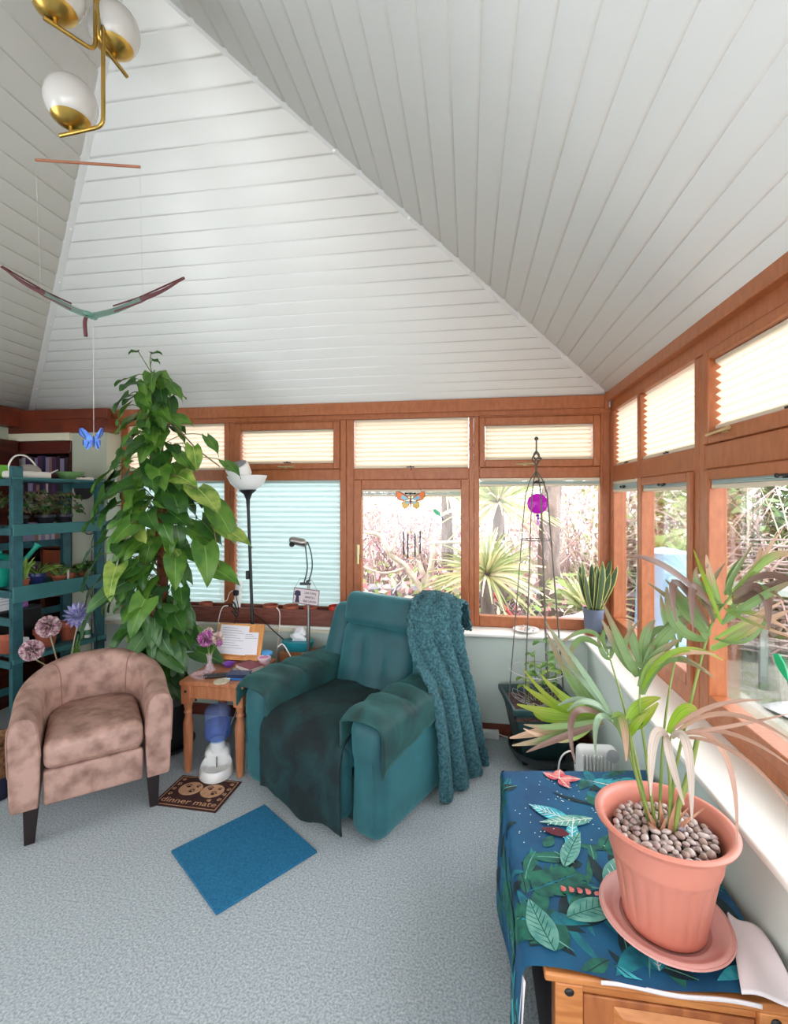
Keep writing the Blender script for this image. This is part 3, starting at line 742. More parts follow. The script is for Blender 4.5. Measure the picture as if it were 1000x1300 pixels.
def leafshape(u0, v0, L, w, a, ci, up, curve=.0, n=9, mid=None):
    g.cur = ci; vs = []; fs = []
    ca, sa = math.cos(a), math.sin(a); s = -1
    for i in range(n + 1):
        t = i / n; ww = w * math.sin(math.pi * t ** .8) + .0004; off = curve * L * (t * t)
        for sd in (-1, 0, 1):
            lx, ly = t * L, sd * ww + off; uu = u0 + lx * ca - ly * sa; vv = v0 + lx * sa + ly * ca
            uu = max(.002, min(W_ + DROP - .004, uu)); vv = max(.012, min(1.10, vv)); vs.append(cloth(uu, vv, up))
    for i in range(n):
        for j in range(2): fs.append((i * 3 + j, i * 3 + j + 1, i * 3 + 4 + j, i * 3 + 3 + j))
    g.add(vs, fs)
    if mid is not None:
        g.cur = mid; vs = []
        for i in range(n + 1):
            t = i / n; off = curve * L * t * t
            for sd in (-1, 1):
                lx, ly = t * L, sd * .0016 + off; uu = u0 + lx * ca - ly * sa; vv = v0 + lx * sa + ly * ca
                vs.append(cloth(max(.002, min(W_ + DROP - .004, uu)), max(.012, min(1.10, vv)), up + .0004))
        g.add(vs, [(2 * i, 2 * i + 1, 2 * i + 3, 2 * i + 2) for i in range(n)])
def veins(u0, v0, L, w, a, curve, ci):
    ca, sa = math.cos(a), math.sin(a)
    for i in range(7):
        t = .12 + .11 * i; off = curve * L * t * t; ww = w * math.sin(math.pi * t ** .8)
        for sd in (-1, 1): leafshape(u0 + t * L * ca - off * sa, v0 + t * L * sa + off * ca, ww * 1.15, .0011, a + sd * .75, ci, nup(), 0, 3)
lay = [0.]
def nup(): lay[0] += .000012; return .0008 + lay[0]
def frond(u0, v0, L, a, ci, mid, n=8, w=.011, ll=.09):
    ca, sa = math.cos(a), math.sin(a)
    for i in range(n):
        t = .12 + .85 * i / n; l2 = ll * math.sin(math.pi * (t * .8 + .15))
        for sd in (-1, 1): leafshape(u0 + t * L * ca, v0 + t * L * sa, l2, w, a + sd * .75, ci, nup(), sd * .08, 6)
    leafshape(u0, v0, L, .003, a, mid, nup(), 0, 6)
for k in range(230):                                   # dense undergrowth, thinner towards the back left which stays plain blue
    u = rnd.uniform(.0, W_ + DROP - .05); v = rnd.uniform(.02, .98)
    if v > .50 and .30 < u < W_: continue
    leafshape(u, v, rnd.uniform(.06, .17), rnd.uniform(.009, .026), rnd.uniform(0, 6.28), rnd.choice([1, 2, 2, 5, 5, 5, 4, 2, 1]), nup(), rnd.uniform(-.2, .2), 9, rnd.choice([None, None, None, 3, 5]))
for (u, v, L, a, ci, mid) in ((.33, .02, .24, 1.9, 1, 3), (.50, .06, .20, .6, 2, 3), (.10, .05, .20, 2.3, 2, 3), (.60, .24, .2, 2.6, 2, 1), (.22, .62, .24, 2.3, 4, 3), (.28, .88, .22, -2.9, 4, 8), (.16, .92, .2, -2.6, 4, 3), (.70, .1, .24, 1.2, 2, 3), (.86, .3, .24, 1.6, 2, 1), (.75, .7, .2, 1.9, 2, 1), (.2, .34, .2, 2.9, 1, 4)):
    frond(u, v, L, a, ci, mid)
for (u, v, L, w, a, ci, mid) in ((.30, .10, .26, .035, 2.75, 3, 8), (.55, .05, .17, .04, 1.2, 3, 2), (.36, .3, .22, .035, 2.2, 3, 8), (.43, .42, .20, .025, 1.7, 4, 8), (.40, .60, .16, .035, .4, 4, 8), (.32, .62, .20, .03, -.3, 3, 8), (.14, .1, .2, .035, .3, 3, 5), (.09, .22, .2, .03, .9, 3, 5), (.47, .36, .2, .028, 1.95, 3, 2), (.50, .16, .2, .04, 2.6, 3, 2), (.22, .05, .16, .03, 2.4, 1, 4), (.3, .04, .1, .02, 1.7, 4, 8)):
    leafshape(u, v, L, w, a, ci, nup(), .08, 12, mid); veins(u, v, L, w, a, .08, mid)
for k in range(9):                                    # red flower bracts
    leafshape(.40 + .012 * k, .255 + .004 * (k % 2), .022, .007, 1.0 if k % 2 else 2.2, 6, nup(), 0, 5)
for a, L in ((.4, .07), (1.7, .075), (2.9, .09), (4.2, .07)): leafshape(.395, .865, L, .024, a, 6, nup(), .1, 8, 8)
leafshape(.42, .52, .10, .022, .2, 7, nup(), 0, 8); leafshape(.08, .31, .07, .022, .5, 6, nup(), 0, 8); leafshape(.1, .34, .09, .025, 2.6, 7, nup(), 0, 8)
for k in range(60):
    u = rnd.uniform(.3, .6); v = rnd.uniform(.45, .85); leafshape(u, v, .005, .0022, rnd.uniform(0, 6), 8, nup(), 0, 3)
co = g.build('tropical_cloth', [NAVY] + LCOL, None, smooth=True, angle=60); tag(co, 'dark blue cloth with tropical leaf print draped over the pine chest', 'tablecloth')
# turned back corner and front hem showing the white reverse
g = G()
def flap(u, v):
    p = Vector((.712 + .058 * u + .016 * v, 1.262 + .24 * v * (1 - .15 * u) - .012 * u, CZ + .0125 + .012 * math.sin(math.pi * min(1, v * 1.0)) * (.4 + u * .8) + .006 * math.sin(6 * u + 3 * v)))
    p.x += .05 * (1 - v) * (u - .5) * 0 - .075 * (1 - u) * (1 - v) * .9
    return p
g.grid(flap, 20, 26); g.build('turned_corner', LINING, co, solid=.006, soff=1)
g = G()
g.grid(lambda u, v: Vector((CX1 - .09 - .36 * u, CY0 - .004 + .004 * math.sin(9 * u), CZ + .003 - .010 * v)), 30, 3); g.build('hem', LINING, co, solid=.003)
g = G()
g.grid(lambda u, v: cloth(W_ + .035 + u * (DROP - .045), .008 - .012 * v, 0) + Vector((.004 * v, -.006 * v, 0)), 20, 2); g.build('side_hem', LINING, co, solid=.002)
# ================================================================ PLANTS
# ---- kentia palm in the ribbed terracotta pot on the chest
PX, PY, PZ = .540, 1.447, .4615
PINKT = mat('pale_terracotta_plastic', (210, 134, 116), .42, c2=(196, 118, 100), scale=3, spec=.5)
SAUC = mat('pink_saucer_plastic', (216, 158, 150), .4, c2=(202, 142, 132), scale=4)
sa = thing('plant_saucer', 'large pinkish plastic saucer under the palm pot', 'saucer', (PX, PY, PZ))
g = G(); g.lathe([(0, .004), (.100, .004), (.100, 0), (.128, 0), (.142, .008), (.158, .030), (.166, .033), (.168, .028), (.160, .036), (.152, .036), (.136, .014), (.118, .010), (.114, .014), (.110, .010), (.0, .010)], 64)
g.build('dish', SAUC, sa, angle=60)
pot = thing('palm_pot', 'large ribbed terracotta coloured plastic pot holding the palm', 'plant pot', (PX, PY, PZ + .0115))
def rib(a, i): return 1 - (.028 * max(0, math.cos(a * 22)) ** 2 if 4 <= i <= 8 else 0)
g = G(); g.lathe([(0, 0), (.096, 0), (.104, .004), (.107, .03), (.111, .046), (.118, .09), (.127, .14), (.133, .172), (.135, .178), (.140, .192), (.1415, .197), (.1425, .212), (.1465, .232), (.150, .252), (.153, .262), (.160, .268), (.170, .272), (.177, .278), (.179, .284), (.175, .288), (.163, .287), (.154, .278), (.147, .25), (.142, .215), (.138, .21), (0, .21)], 132, fn=rib)
g.build('body', PINKT, pot, angle=50)
g = G(); g.lathe([(.137, .205), (.136, .232), (0, .236)], 40); g.build('soil', SOIL, pot)
PEB = [mat('pebble_brown', (184, 160, 148), .5, c2=(150, 126, 116), scale=40), mat('pebble_mauve', (190, 170, 166), .5, c2=(160, 140, 138), scale=40), mat('pebble_pale', (210, 196, 190), .5, c2=(184, 168, 160), scale=40), mat('pebble_grey', (158, 156, 162), .5, c2=(132, 128, 134), scale=40)]
protos = []
rnd = random.Random(5)
def pebble_mesh(i):
    g = G(); a, b, c = rnd.uniform(.85, 1.25), rnd.uniform(.7, .9), rnd.uniform(.55, .7); g.ball((0, 0, 0), (a, b, c), 12, 8)
    ph = [rnd.uniform(0, 6) for _ in range(3)]
    g.v = [(x * (1 + .08 * math.sin(3 * y + ph[0])), y * (1 + .10 * math.sin(2.5 * x + ph[1])), z * (1 + .08 * math.sin(2 * x + ph[2]))) for x, y, z in g.v]
    o = g.build('pebble', PEB[i % 3]); return o
protos = [pebble_mesh(i) for i in range(6)]
cnt = 0; placed = []
STEMS = [(.520, 1.470), (.538, 1.452), (.556, 1.462)]
for layer in range(2):
    tries = 0
    while tries < 2600:
        tries += 1
        a = rnd.uniform(0, 6.283); r = .137 * math.sqrt(rnd.random()); s = rnd.uniform(.0095, .0140)
        x, y = PX + r * math.cos(a), PY + r * math.sin(a)
        if r > .135 - s: continue
        if any((x - q[0]) ** 2 + (y - q[1]) ** 2 < (.82 * (s + q[2])) ** 2 and q[3] == layer for q in placed): continue
        if layer == 1 and rnd.random() < .35: continue
        if any((x - q[0]) ** 2 + (y - q[1]) ** 2 < .016 ** 2 for q in STEMS): continue
        if cnt >= 185: break
        z = PZ + .0115 + .2395 + layer * .0105 + .004 * (1 - r / .14)
        p = protos[cnt % 6] if cnt < 6 else protos[cnt % 6].copy()
        if cnt >= 6: COL.objects.link(p)
        p.location = (x, y, z); p.scale = (s, s, s); p.rotation_euler = (rnd.uniform(-.3, .3), rnd.uniform(-.3, .3), rnd.uniform(0, 6.28))
        tag(p, 'rounded brownish pebble among those covering the soil in the palm pot', 'pebble', 'pebbles in the palm pot'); cnt += 1; placed.append((x, y, s, layer))
g = G(); g.ball((0, 0, 0), (.013, .012, .009), 14, 10); o = g.build('pebble', PEB[3], loc=(.583, 1.445, PZ + .0115 + .2395 + .023)); tag(o, 'pale bluish grey pebble lying right of the palm stems, lightest in the pot', 'pebble')
PET = {'A': [(0.553, 1.462, 0.696), (0.571, 1.455, 0.873), (0.597, 1.439, 1.048), (0.642, 1.416, 1.292), (0.684, 1.402, 1.386), (0.735, 1.38, 1.461)], 'B': [(0.517, 1.467, 0.698), (0.503, 1.475, 0.912), (0.489, 1.483, 1.044), (0.494, 1.494, 1.154)], 'C': [(0.515, 1.497, 0.695), (0.489, 1.523, 0.886), (0.461, 1.549, 1.037), (0.432, 1.575, 1.157)], 'D': [(0.516, 1.477, 0.704), (0.482, 1.502, 0.85), (0.446, 1.537, 0.958), (0.389, 1.579, 0.989)], 'E': [(0.562, 1.454, 0.712), (0.554, 1.442, 0.846), (0.545, 1.431, 0.939), (0.55, 1.421, 1.009)], 'F': [(0.539, 1.481, 0.695), (0.556, 1.503, 0.902), (0.586, 1.538, 1.062), (0.627, 1.565, 1.227)], 'G': [(0.508, 1.466, 0.707), (0.476, 1.471, 0.856), (0.462, 1.479, 0.953), (0.458, 1.488, 1.012)]}
LEAFLETS = [('A', (0.647, 1.416, 1.243), (0.725, 1.388, 1.307), (0.806, 1.36, 1.37), 0.013, 1),
 ('A', (0.655, 1.418, 1.271), (0.703, 1.364, 1.333), (0.765, 1.313, 1.402), 0.008, 1),
 ('A', (0.669, 1.41, 1.316), (0.721, 1.347, 1.394), (0.777, 1.285, 1.46), 0.012, 0),
 ('A', (0.695, 1.404, 1.375), (0.751, 1.352, 1.422), (0.801, 1.289, 1.473), 0.016, 2),
 ('A', (0.693, 1.393, 1.394), (0.733, 1.349, 1.422), (0.726, 1.307, 1.329), 0.016, 2),
 ('A', (0.702, 1.395, 1.413), (0.757, 1.413, 1.465), (0.777, 1.437, 1.522), 0.012, 1),
 ('A', (0.686, 1.402, 1.392), (0.712, 1.447, 1.442), (0.782, 1.498, 1.503), 0.011, 0),
 ('A', (0.669, 1.41, 1.358), (0.654, 1.428, 1.427), (0.649, 1.447, 1.497), 0.011, 1),
 ('A', (0.654, 1.407, 1.331), (0.613, 1.411, 1.407), (0.613, 1.421, 1.465), 0.011, 0),
 ('A', (0.64, 1.415, 1.29), (0.584, 1.427, 1.345), (0.56, 1.443, 1.428), 0.018, 0),
 ('A', (0.634, 1.414, 1.271), (0.567, 1.434, 1.299), (0.553, 1.462, 1.403), 0.017, 0),
 ('A', (0.648, 1.406, 1.32), (0.577, 1.355, 1.429), (0.559, 1.312, 1.315), 0.012, 2),
 ('A', (0.642, 1.416, 1.307), (0.531, 1.348, 1.437), (0.516, 1.305, 1.341), 0.012, 2),
 ('A', (0.662, 1.409, 1.345), (0.5, 1.313, 1.474), (0.386, 1.254, 1.509), 0.012, 2),
 ('A', (0.67, 1.4, 1.365), (0.662, 1.459, 1.395), (0.727, 1.51, 1.467), 0.010, 0),
 ('A', (0.714, 1.386, 1.427), (0.758, 1.332, 1.461), (0.789, 1.256, 1.419), 0.011, 2),
 ('A', (0.725, 1.388, 1.441), (0.771, 1.355, 1.508), (0.81, 1.29, 1.503), 0.010, 1),
 ('A', (0.678, 1.401, 1.354), (0.721, 1.347, 1.358), (0.768, 1.304, 1.332), 0.009, 1),
 ('B', (0.494, 1.494, 1.14), (0.453, 1.508, 1.182), (0.394, 1.519, 1.289), 0.020, 0),
 ('B', (0.497, 1.494, 1.159), (0.477, 1.501, 1.232), (0.467, 1.51, 1.294), 0.014, 0),
 ('B', (0.506, 1.496, 1.163), (0.506, 1.496, 1.246), (0.535, 1.5, 1.299), 0.017, 0),
 ('B', (0.506, 1.496, 1.15), (0.551, 1.462, 1.269), (0.618, 1.442, 1.325), 0.018, 0),
 ('B', (0.495, 1.484, 1.112), (0.513, 1.456, 1.195), (0.58, 1.446, 1.259), 0.016, 0),
 ('B', (0.495, 1.484, 1.089), (0.521, 1.437, 1.208), (0.649, 1.396, 1.237), 0.013, 1),
 ('B', (0.493, 1.484, 1.085), (0.539, 1.43, 1.212), (0.64, 1.385, 1.179), 0.013, 0),
 ('C', (0.432, 1.575, 1.154), (0.411, 1.582, 1.173), (0.399, 1.59, 1.224), 0.009, 0),
 ('C', (0.434, 1.576, 1.157), (0.439, 1.566, 1.194), (0.455, 1.559, 1.221), 0.009, 0),
 ('C', (0.427, 1.574, 1.166), (0.372, 1.606, 1.234), (0.269, 1.641, 1.148), 0.008, 0),
 ('C', (0.406, 1.581, 1.188), (0.349, 1.613, 1.201), (0.321, 1.629, 1.118), 0.012, 0),
 ('C', (0.425, 1.584, 1.173), (0.408, 1.561, 1.235), (0.426, 1.544, 1.265), 0.007, 0),
 ('D', (0.428, 1.544, 0.989), (0.345, 1.592, 1.037), (0.253, 1.638, 1.212), 0.020, 0),
 ('D', (0.423, 1.544, 0.994), (0.372, 1.556, 1.065), (0.294, 1.564, 1.139), 0.011, 3),
 ('D', (0.408, 1.561, 0.99), (0.317, 1.608, 1.004), (0.236, 1.656, 1.068), 0.014, 4),
 ('D', (0.398, 1.57, 0.988), (0.289, 1.614, 0.979), (0.181, 1.668, 1.023), 0.016, 4),
 ('D', (0.389, 1.579, 0.984), (0.278, 1.622, 0.957), (0.162, 1.685, 0.951), 0.016, 4),
 ('D', (0.398, 1.57, 0.971), (0.267, 1.56, 0.934), (0.128, 1.558, 0.895), 0.018, 1),
 ('D', (0.408, 1.561, 0.966), (0.272, 1.52, 0.93), (0.128, 1.477, 0.913), 0.014, 0),
 ('D', (0.405, 1.551, 0.966), (0.28, 1.501, 0.939), (0.168, 1.463, 0.903), 0.011, 2),
 ('D', (0.417, 1.553, 0.995), (0.338, 1.51, 1.05), (0.26, 1.478, 1.04), 0.011, 3),
 ('D', (0.419, 1.543, 1.001), (0.345, 1.491, 1.054), (0.284, 1.461, 1.033), 0.010, 3),
 ('D', (0.409, 1.541, 0.989), (0.297, 1.443, 1.037), (0.293, 1.402, 0.912), 0.011, 2),
 ('D', (0.425, 1.534, 0.984), (0.37, 1.474, 1.012), (0.357, 1.442, 0.922), 0.010, 3),
 ('D', (0.43, 1.534, 0.982), (0.449, 1.507, 0.973), (0.46, 1.489, 0.897), 0.020, 0),
 ('D', (0.425, 1.534, 0.999), (0.343, 1.511, 1.128), (0.245, 1.495, 1.258), 0.010, 3),
 ('E', (0.541, 1.42, 1.009), (0.575, 1.405, 1.083), (0.603, 1.389, 1.079), 0.020, 4),
 ('E', (0.55, 1.421, 1.014), (0.603, 1.329, 1.122), (0.671, 1.238, 1.182), 0.010, 5),
 ('E', (0.558, 1.423, 1.005), (0.632, 1.313, 1.117), (0.713, 1.184, 1.11), 0.011, 5),
 ('E', (0.562, 1.423, 1.001), (0.641, 1.314, 1.068), (0.713, 1.184, 1.052), 0.010, 5),
 ('E', (0.567, 1.424, 0.996), (0.65, 1.295, 1.029), (0.689, 1.14, 0.971), 0.009, 5),
 ('E', (0.562, 1.423, 1.001), (0.654, 1.367, 1.002), (0.661, 1.317, 0.788), 0.013, 5),
 ('E', (0.55, 1.421, 0.996), (0.57, 1.374, 1.003), (0.568, 1.343, 0.821), 0.013, 6),
 ('E', (0.539, 1.42, 0.996), (0.491, 1.382, 1.013), (0.475, 1.359, 0.867), 0.014, 6),
 ('E', (0.537, 1.419, 1.001), (0.533, 1.389, 0.961), (0.562, 1.373, 0.842), 0.012, 6),
 ('E', (0.558, 1.423, 1.009), (0.623, 1.332, 1.068), (0.731, 1.227, 1.161), 0.008, 5),
 ('F', (0.627, 1.565, 1.227), (0.627, 1.575, 1.324), (0.602, 1.582, 1.399), 0.017, 0),
 ('F', (0.627, 1.565, 1.22), (0.646, 1.578, 1.301), (0.667, 1.592, 1.358), 0.013, 0),
 ('F', (0.622, 1.564, 1.203), (0.591, 1.57, 1.277), (0.579, 1.578, 1.358), 0.014, 0),
 ('G', (0.458, 1.488, 1.007), (0.492, 1.493, 1.051), (0.551, 1.503, 1.072), 0.018, 4),
 ('G', (0.463, 1.489, 0.982), (0.495, 1.484, 1.01), (0.537, 1.48, 1.066), 0.018, 4),
 ('G', (0.465, 1.489, 0.959), (0.472, 1.47, 1.003), (0.504, 1.465, 1.041), 0.012, 4)]
PALM = [leafgrad('palm_green', (122, 152, 92), (146, 132, 100), .8, trans=.18), leafgrad('palm_green_tipped', (142, 172, 84), (208, 172, 146), .45, trans=.18), leafgrad('palm_withered_brown', (124, 110, 80), (122, 94, 84), .02, trans=.1), leafgrad('palm_grey_green', (140, 168, 138), (124, 142, 114), .7, trans=.15), leafgrad('palm_bright', (140, 176, 44), (158, 170, 60), .6), leafgrad('palm_pink_brown', (178, 154, 112), (196, 156, 138), .0, trans=.12), leafgrad('palm_bleached', (178, 158, 140), (204, 188, 178), .0, trans=.12)]
STEMG = mat('palm_stem', (110, 134, 60), .5, c2=(134, 146, 74), scale=12); HUSK = mat('palm_husk', (188, 140, 110), .8, c2=(150, 104, 78), scale=20)
palm = thing('kentia_palm', 'tall kentia palm with green and withered brown fronds in terracotta pot', 'palm', (PX, PY, PZ + .24))
palm['group'] = 'potted plants by the windows'
bx = Vector((PX, PY, PZ + .24))
DS = {'A': (.016, .0), 'B': (-.01, .012), 'C': (-.018, .02), 'D': (-.022, .010), 'E': (.018, -.006), 'F': (.0, .018), 'G': (-.014, .0)}
for k, pts in PET.items():
    root = Vector((.538 + DS[k][0], 1.458 + DS[k][1], PZ + .232))
    pp = [root] + [Vector(p) for p in pts[1:]]
    g = G(); sp = smoothpath([p - bx for p in pp], 6); n = len(sp)
    g.cur = 7; g.tube(sp, [.0052 * (1 - .62 * i / n) for i in range(n)], 8)
    rr = random.Random(ord(k)); extra = []
    for it in [q for q in LEAFLETS if q[0] == k and q[5] in (0, 1, 4) and k in 'ADB']:
        j = lambda p, s: tuple(c + rr.uniform(-s, s) for c in p)
        extra.append((k, j(it[1], .012), j(it[2], .035), j(it[3], .06), it[4] * .7, it[5] if rr.random() < .75 else rr.choice([0, 1, 4])))
    for (fk, a, m_, t, w, mi) in list(LEAFLETS) + extra:
        if fk != k: continue
        a, m_, t = Vector(a) - bx, Vector(m_) - bx, Vector(t) - bx
        # control point so that the blade passes through the middle point
        c = m_ * 2 - (a + t) * .5; c = c * .9 + m_ * .1
        P = bez(a, c, t, 14); g.cur = mi
        view = Vector((-.15 + rr.uniform(-.3, .3), -.85, .45 + rr.uniform(-.25, .25)))
        ribbon(g, P, min(w, .018) * (.60 if mi == 5 else .88), view, .30)
    g.build('frond', PALM + [STEMG], palm, smooth=True, angle=50)
g = G(); g.tube([(.02, .0, -.01), (.035, -.004, .09), (.075, .01, .20), (.092, .014, .275)], [.008, .008, .0075, .006], 10); g.build('cut_stem', STEMG, palm)
g = G()
for (x, y, a, l) in ((-.022, .01, -.25, .075), (-.008, .0, .1, .06), (.012, -.004, .15, .11), (.022, .008, .45, .09), (.0, .014, -.1, .10), (.03, -.004, .75, .10), (-.012, -.008, -.4, .05)):
    ribbon(g, [(x, y, -.012), (x + a * .02, y - .004, l * .5), (x + a * .09, y - .008, l)], .010, (0, -1, .2), .5, wfn=lambda q: 1 - q * .85)
g.build('husk', HUSK, palm, solid=.0015)

# ---- golden pothos on the moss pole
QX, QY = -2.00, 2.93
pth = thing('pothos', 'tall golden pothos climbing a brown moss pole in a dark pot', 'climbing plant', (QX, QY, 0))
g = G(); g.lathe([(0, .03), (.13, .03), (.15, .06), (.178, .30), (.186, .30), (.186, .325), (.170, .325), (.165, .29), (0, .29)], 36); g.build('pot', BLACK, pth)
g = G(); g.lathe([(0, 0.004), (.15, 0.004), (.17, .012), (.185, .04), (.19, .04), (.185, .03), (.0, .028)], 36); g.build('saucer', BLACK, pth)
g = G(); g.lathe([(.166, .28), (.0, .295)], 24); g.build('soil', SOIL, pth)
g = G(); POLE = [(0.01, 0, .28), (-.005, -.01, 1.0), (-.02, -.03, 1.8), (-.04, -.05, 2.45)]; sp = smoothpath(POLE, 10); g.tube(sp, [.034 + .004 * math.sin(i * 2.2) for i in range(len(sp))], 14)
g.build('moss_pole', mat('brown_moss_pole', (128, 72, 44), .95, c2=(88, 48, 32), scale=40, bump=.01, bscale=60), pth)
LEAFM = [sheer('pothos_deep', (38, 78, 30), .22, c2=(60, 104, 38), scale=10, uvrib=((96, 138, 66), .035), rough=.38), sheer('pothos_mid', (64, 110, 36), .25, c2=(96, 138, 50), scale=11, uvrib=((128, 164, 80), .035), rough=.38), sheer('pothos_golden', (96, 140, 44), .28, c2=(168, 188, 92), scale=12, uvrib=((190, 206, 120), .04), rough=.38), sheer('pothos_blue_green', (52, 92, 52), .2, c2=(84, 122, 72), scale=8, uvrib=((130, 160, 112), .03), rough=.38)]
def heart(g, base, d, nrm, L, W, droop, fold, nl=8):
    d = d.normalized(); nrm = (nrm - d * nrm.dot(d)).normalized(); sd = d.cross(nrm); vs = []; uv = []; fs = []
    xs = (-1, -.5, 0, .5, 1)
    for i in range(nl + 1):
        t = i / nl
        hw = W * (max(0, 1 - t) ** .72) * min(1, .62 + t * 2.4) + .0008
        for x in xs:
            back = -.20 * L * (abs(x) ** 1.2) * max(0, 1 - t * 2.6)
            p = base + d * (L * t + back) + sd * (x * hw) + nrm * (fold * hw * abs(x) - droop * L * t * t + .012 * math.sin(t * 7 + x * 2) * abs(x)); vs.append(p); uv.append((x, t))
    k = len(xs)
    for i in range(nl):
        for j in range(k - 1): fs.append((i * k + j, i * k + j + 1, (i + 1) * k + j + 1, (i + 1) * k + j))
    g.add(vs, fs, uv)
fg = G(); vg = G(); rnd = random.Random(21)
RAD = [(.30, .20), (.45, .27), (.70, .33), (.95, .36), (1.25, .42), (1.55, .40), (1.85, .38), (2.1, .25), (2.35, .20), (2.6, .15)]
def rad(z):
    for (a, b), (c, d) in zip(RAD, RAD[1:]):
        if z <= c: return b + (d - b) * (z - a) / (c - a)
    return .1
def polep(z):
    t = (z - .28) / 2.17; return Vector((.01 - .05 * t, -.05 * t, z))
def add_leaf(z, a, rr, L, mi, lift=0.):
    if z < 1.02 and math.sin(a) < -.1: rr = min(rr, .15 if z > .7 else .08)
    out = Vector((math.cos(a), math.sin(a), 0)); b = polep(z) + out * rr + Vector((0, 0, lift))
    d = Vector((out.x * .7 + rnd.uniform(-.5, .5), out.y * .6 + rnd.uniform(-.3, .3), -.72 + rnd.uniform(-.25, .5))); n = out * .8 + Vector((rnd.uniform(-.3, .3), -.35, .55))
    fg.cur = mi; heart(fg, b, d, n, L, L * rnd.uniform(.39, .48), rnd.uniform(.05, .35), rnd.uniform(.0, .28))
    p0 = polep(z - rnd.uniform(.02, .12)) + out * .03
    vg.tube(bez(p0, p0 * .45 + b * .55 + Vector((0, 0, .09)), b, 6), .0028, 5)
N = 235
for k in range(N):
    z = .34 + 2.12 * (k / N) ** .92 + rnd.uniform(-.05, .05); a = rnd.uniform(0, 6.283)
    if rnd.random() < .62: a = -math.pi / 2 + rnd.uniform(-1.55, 1.55)     # more of them face the room
    R_ = rad(z); rr = R_ * rnd.uniform(.22, .80); 
    if math.sin(a) > .2: rr *= .75
    L = rnd.uniform(.125, .20) * (1.0 if z > .5 else .9) * (.85 if z > 1.9 else 1.08)
    low = z < 1.1
    mi = rnd.choice([0, 0, 3, 3, 1, 0] if low else [0, 1, 1, 2, 0, 1]) if z < 1.75 else rnd.choice([0, 1, 1, 0, 1])
    add_leaf(z, a, rr, L, mi)
# the larger outlying leaves on the window side and the fan of leaves over the shelf
for (z, a, rr, L, mi) in ((1.72, -.25, .34, .25, 2), (1.60, -.1, .42, .27, 1), (1.47, .05, .43, .25, 2), (1.36, -.3, .40, .25, 1), (1.22, -.15, .38, .24, 1), (1.80, -.55, .26, .2, 2), (1.98, -.3, .33, .16, 2), (2.05, -.1, .38, .14, 1), (1.90, .1, .45, .15, 1),
                          (1.83, 3.35, .27, .24, 0), (1.86, 3.6, .25, .22, 1), (1.76, 3.3, .30, .22, 0), (1.70, 3.7, .26, .2, 2), (1.40, 3.45, .34, .24, 0), (1.30, 3.7, .35, .26, 0), (1.18, 3.55, .33, .27, 3), (1.02, 3.8, .33, .26, 3), (.9, 4.0, .30, .25, 3), (.62, 4.5, .24, .22, 3), (.72, 5.3, .24, .22, 3), (.82, 4.7, .28, .24, 3), (1.05, 5.0, .3, .22, 1), (1.15, 4.6, .3, .24, 3)):
    add_leaf(z, a, rr, L, mi)
# two young leaves stand above the top of the pole
for (x, y, z, dx, dz, L) in ((-.16, -.05, 2.63, -1, .05, .075), (-.06, -.06, 2.61, .9, .1, .075), (-.05, -.06, 2.57, .9, -.3, .06)):
    b = Vector((x, y, z)); fg.cur = 0; heart(fg, b, Vector((dx, 0, dz)), Vector((0, -.3, 1)), L, L * .3, .2, .3)
    vg.tube(bez((-.04, -.05, 2.45), (-.09, -.05, 2.52), b, 6), .003, 5)
fg.build('foliage', LEAFM, pth, smooth=True, angle=80)
vg.build('leaf_stalks', mat('pothos_stalk', (96, 112, 52), .6), pth)
vg = G()
vg.tube(smoothpath([(-.10, -.12, 2.42), (.0, -.16, 2.30), (-.02, -.17, 2.12), (-.06, -.18, 1.95), (-.02, -.19, 1.82)], 6), .008, 7)
vg.build('trailing_vine', mat('pothos_vine', (140, 164, 70), .5), pth)
for pts in (((.02, -.1, 2.2), (.16, -.14, 2.12), (.28, -.10, 1.98), (.42, -.05, 1.86)), ((.05, -.1, 1.75), (.2, -.2, 1.80), (.36, -.1, 1.62), (.42, -.05, 1.2))):
    g = G(); g.tube(smoothpath(pts, 8), .0045, 6); g.build('trailing_vine', mat('pothos_runner', (104, 92, 56), .6), pth)

# ---- snake plant on the window sill
sn = thing('snake_plant', 'variegated snake plant with yellow edged leaves in corner of the sill', 'plant', (.852, 3.50, .716))
g = G(); g.lathe([(0, 0), (.055, 0), (.062, .008), (.064, .014), (0, .012)], 28); g.build('saucer', TERRA, sn)
g = G(); g.lathe([(0, .013), (.050, .013), (.056, .02), (.069, .165), (.073, .165), (.073, .180), (.066, .180), (.064, .165), (0, .165)], 30); g.build('pot', mat('slate_blue_pot', (92, 102, 122), .5), sn)
SNK = sheer('snake_leaf', (206, 206, 112), .15, uvrib=((74, 98, 66), .80), rough=.45)
g = G(); rnd = random.Random(4)
for k in range(15):
    a = rnd.uniform(0, 6.28); r = rnd.uniform(.01, .04); h = rnd.uniform(.17, .35) if k > 4 else rnd.uniform(.30, .37); lean = rnd.uniform(.03, .15)
    b = Vector((r * math.cos(a), r * math.sin(a), .16)); tip = b + Vector((math.cos(a) * lean, math.sin(a) * lean, h)); mid = (b + tip) / 2 + Vector((math.cos(a) * .02, math.sin(a) * .02, 0))
    ribbon(g, bez(b, mid, tip, 9), .021, (math.cos(a + 2.6), -1.2, .1), .35, wfn=lambda q: (.75 + .5 * q) * min(1, (1 - q) * 3.2) ** .7)
g.build('leaves', SNK, sn, solid=.002)

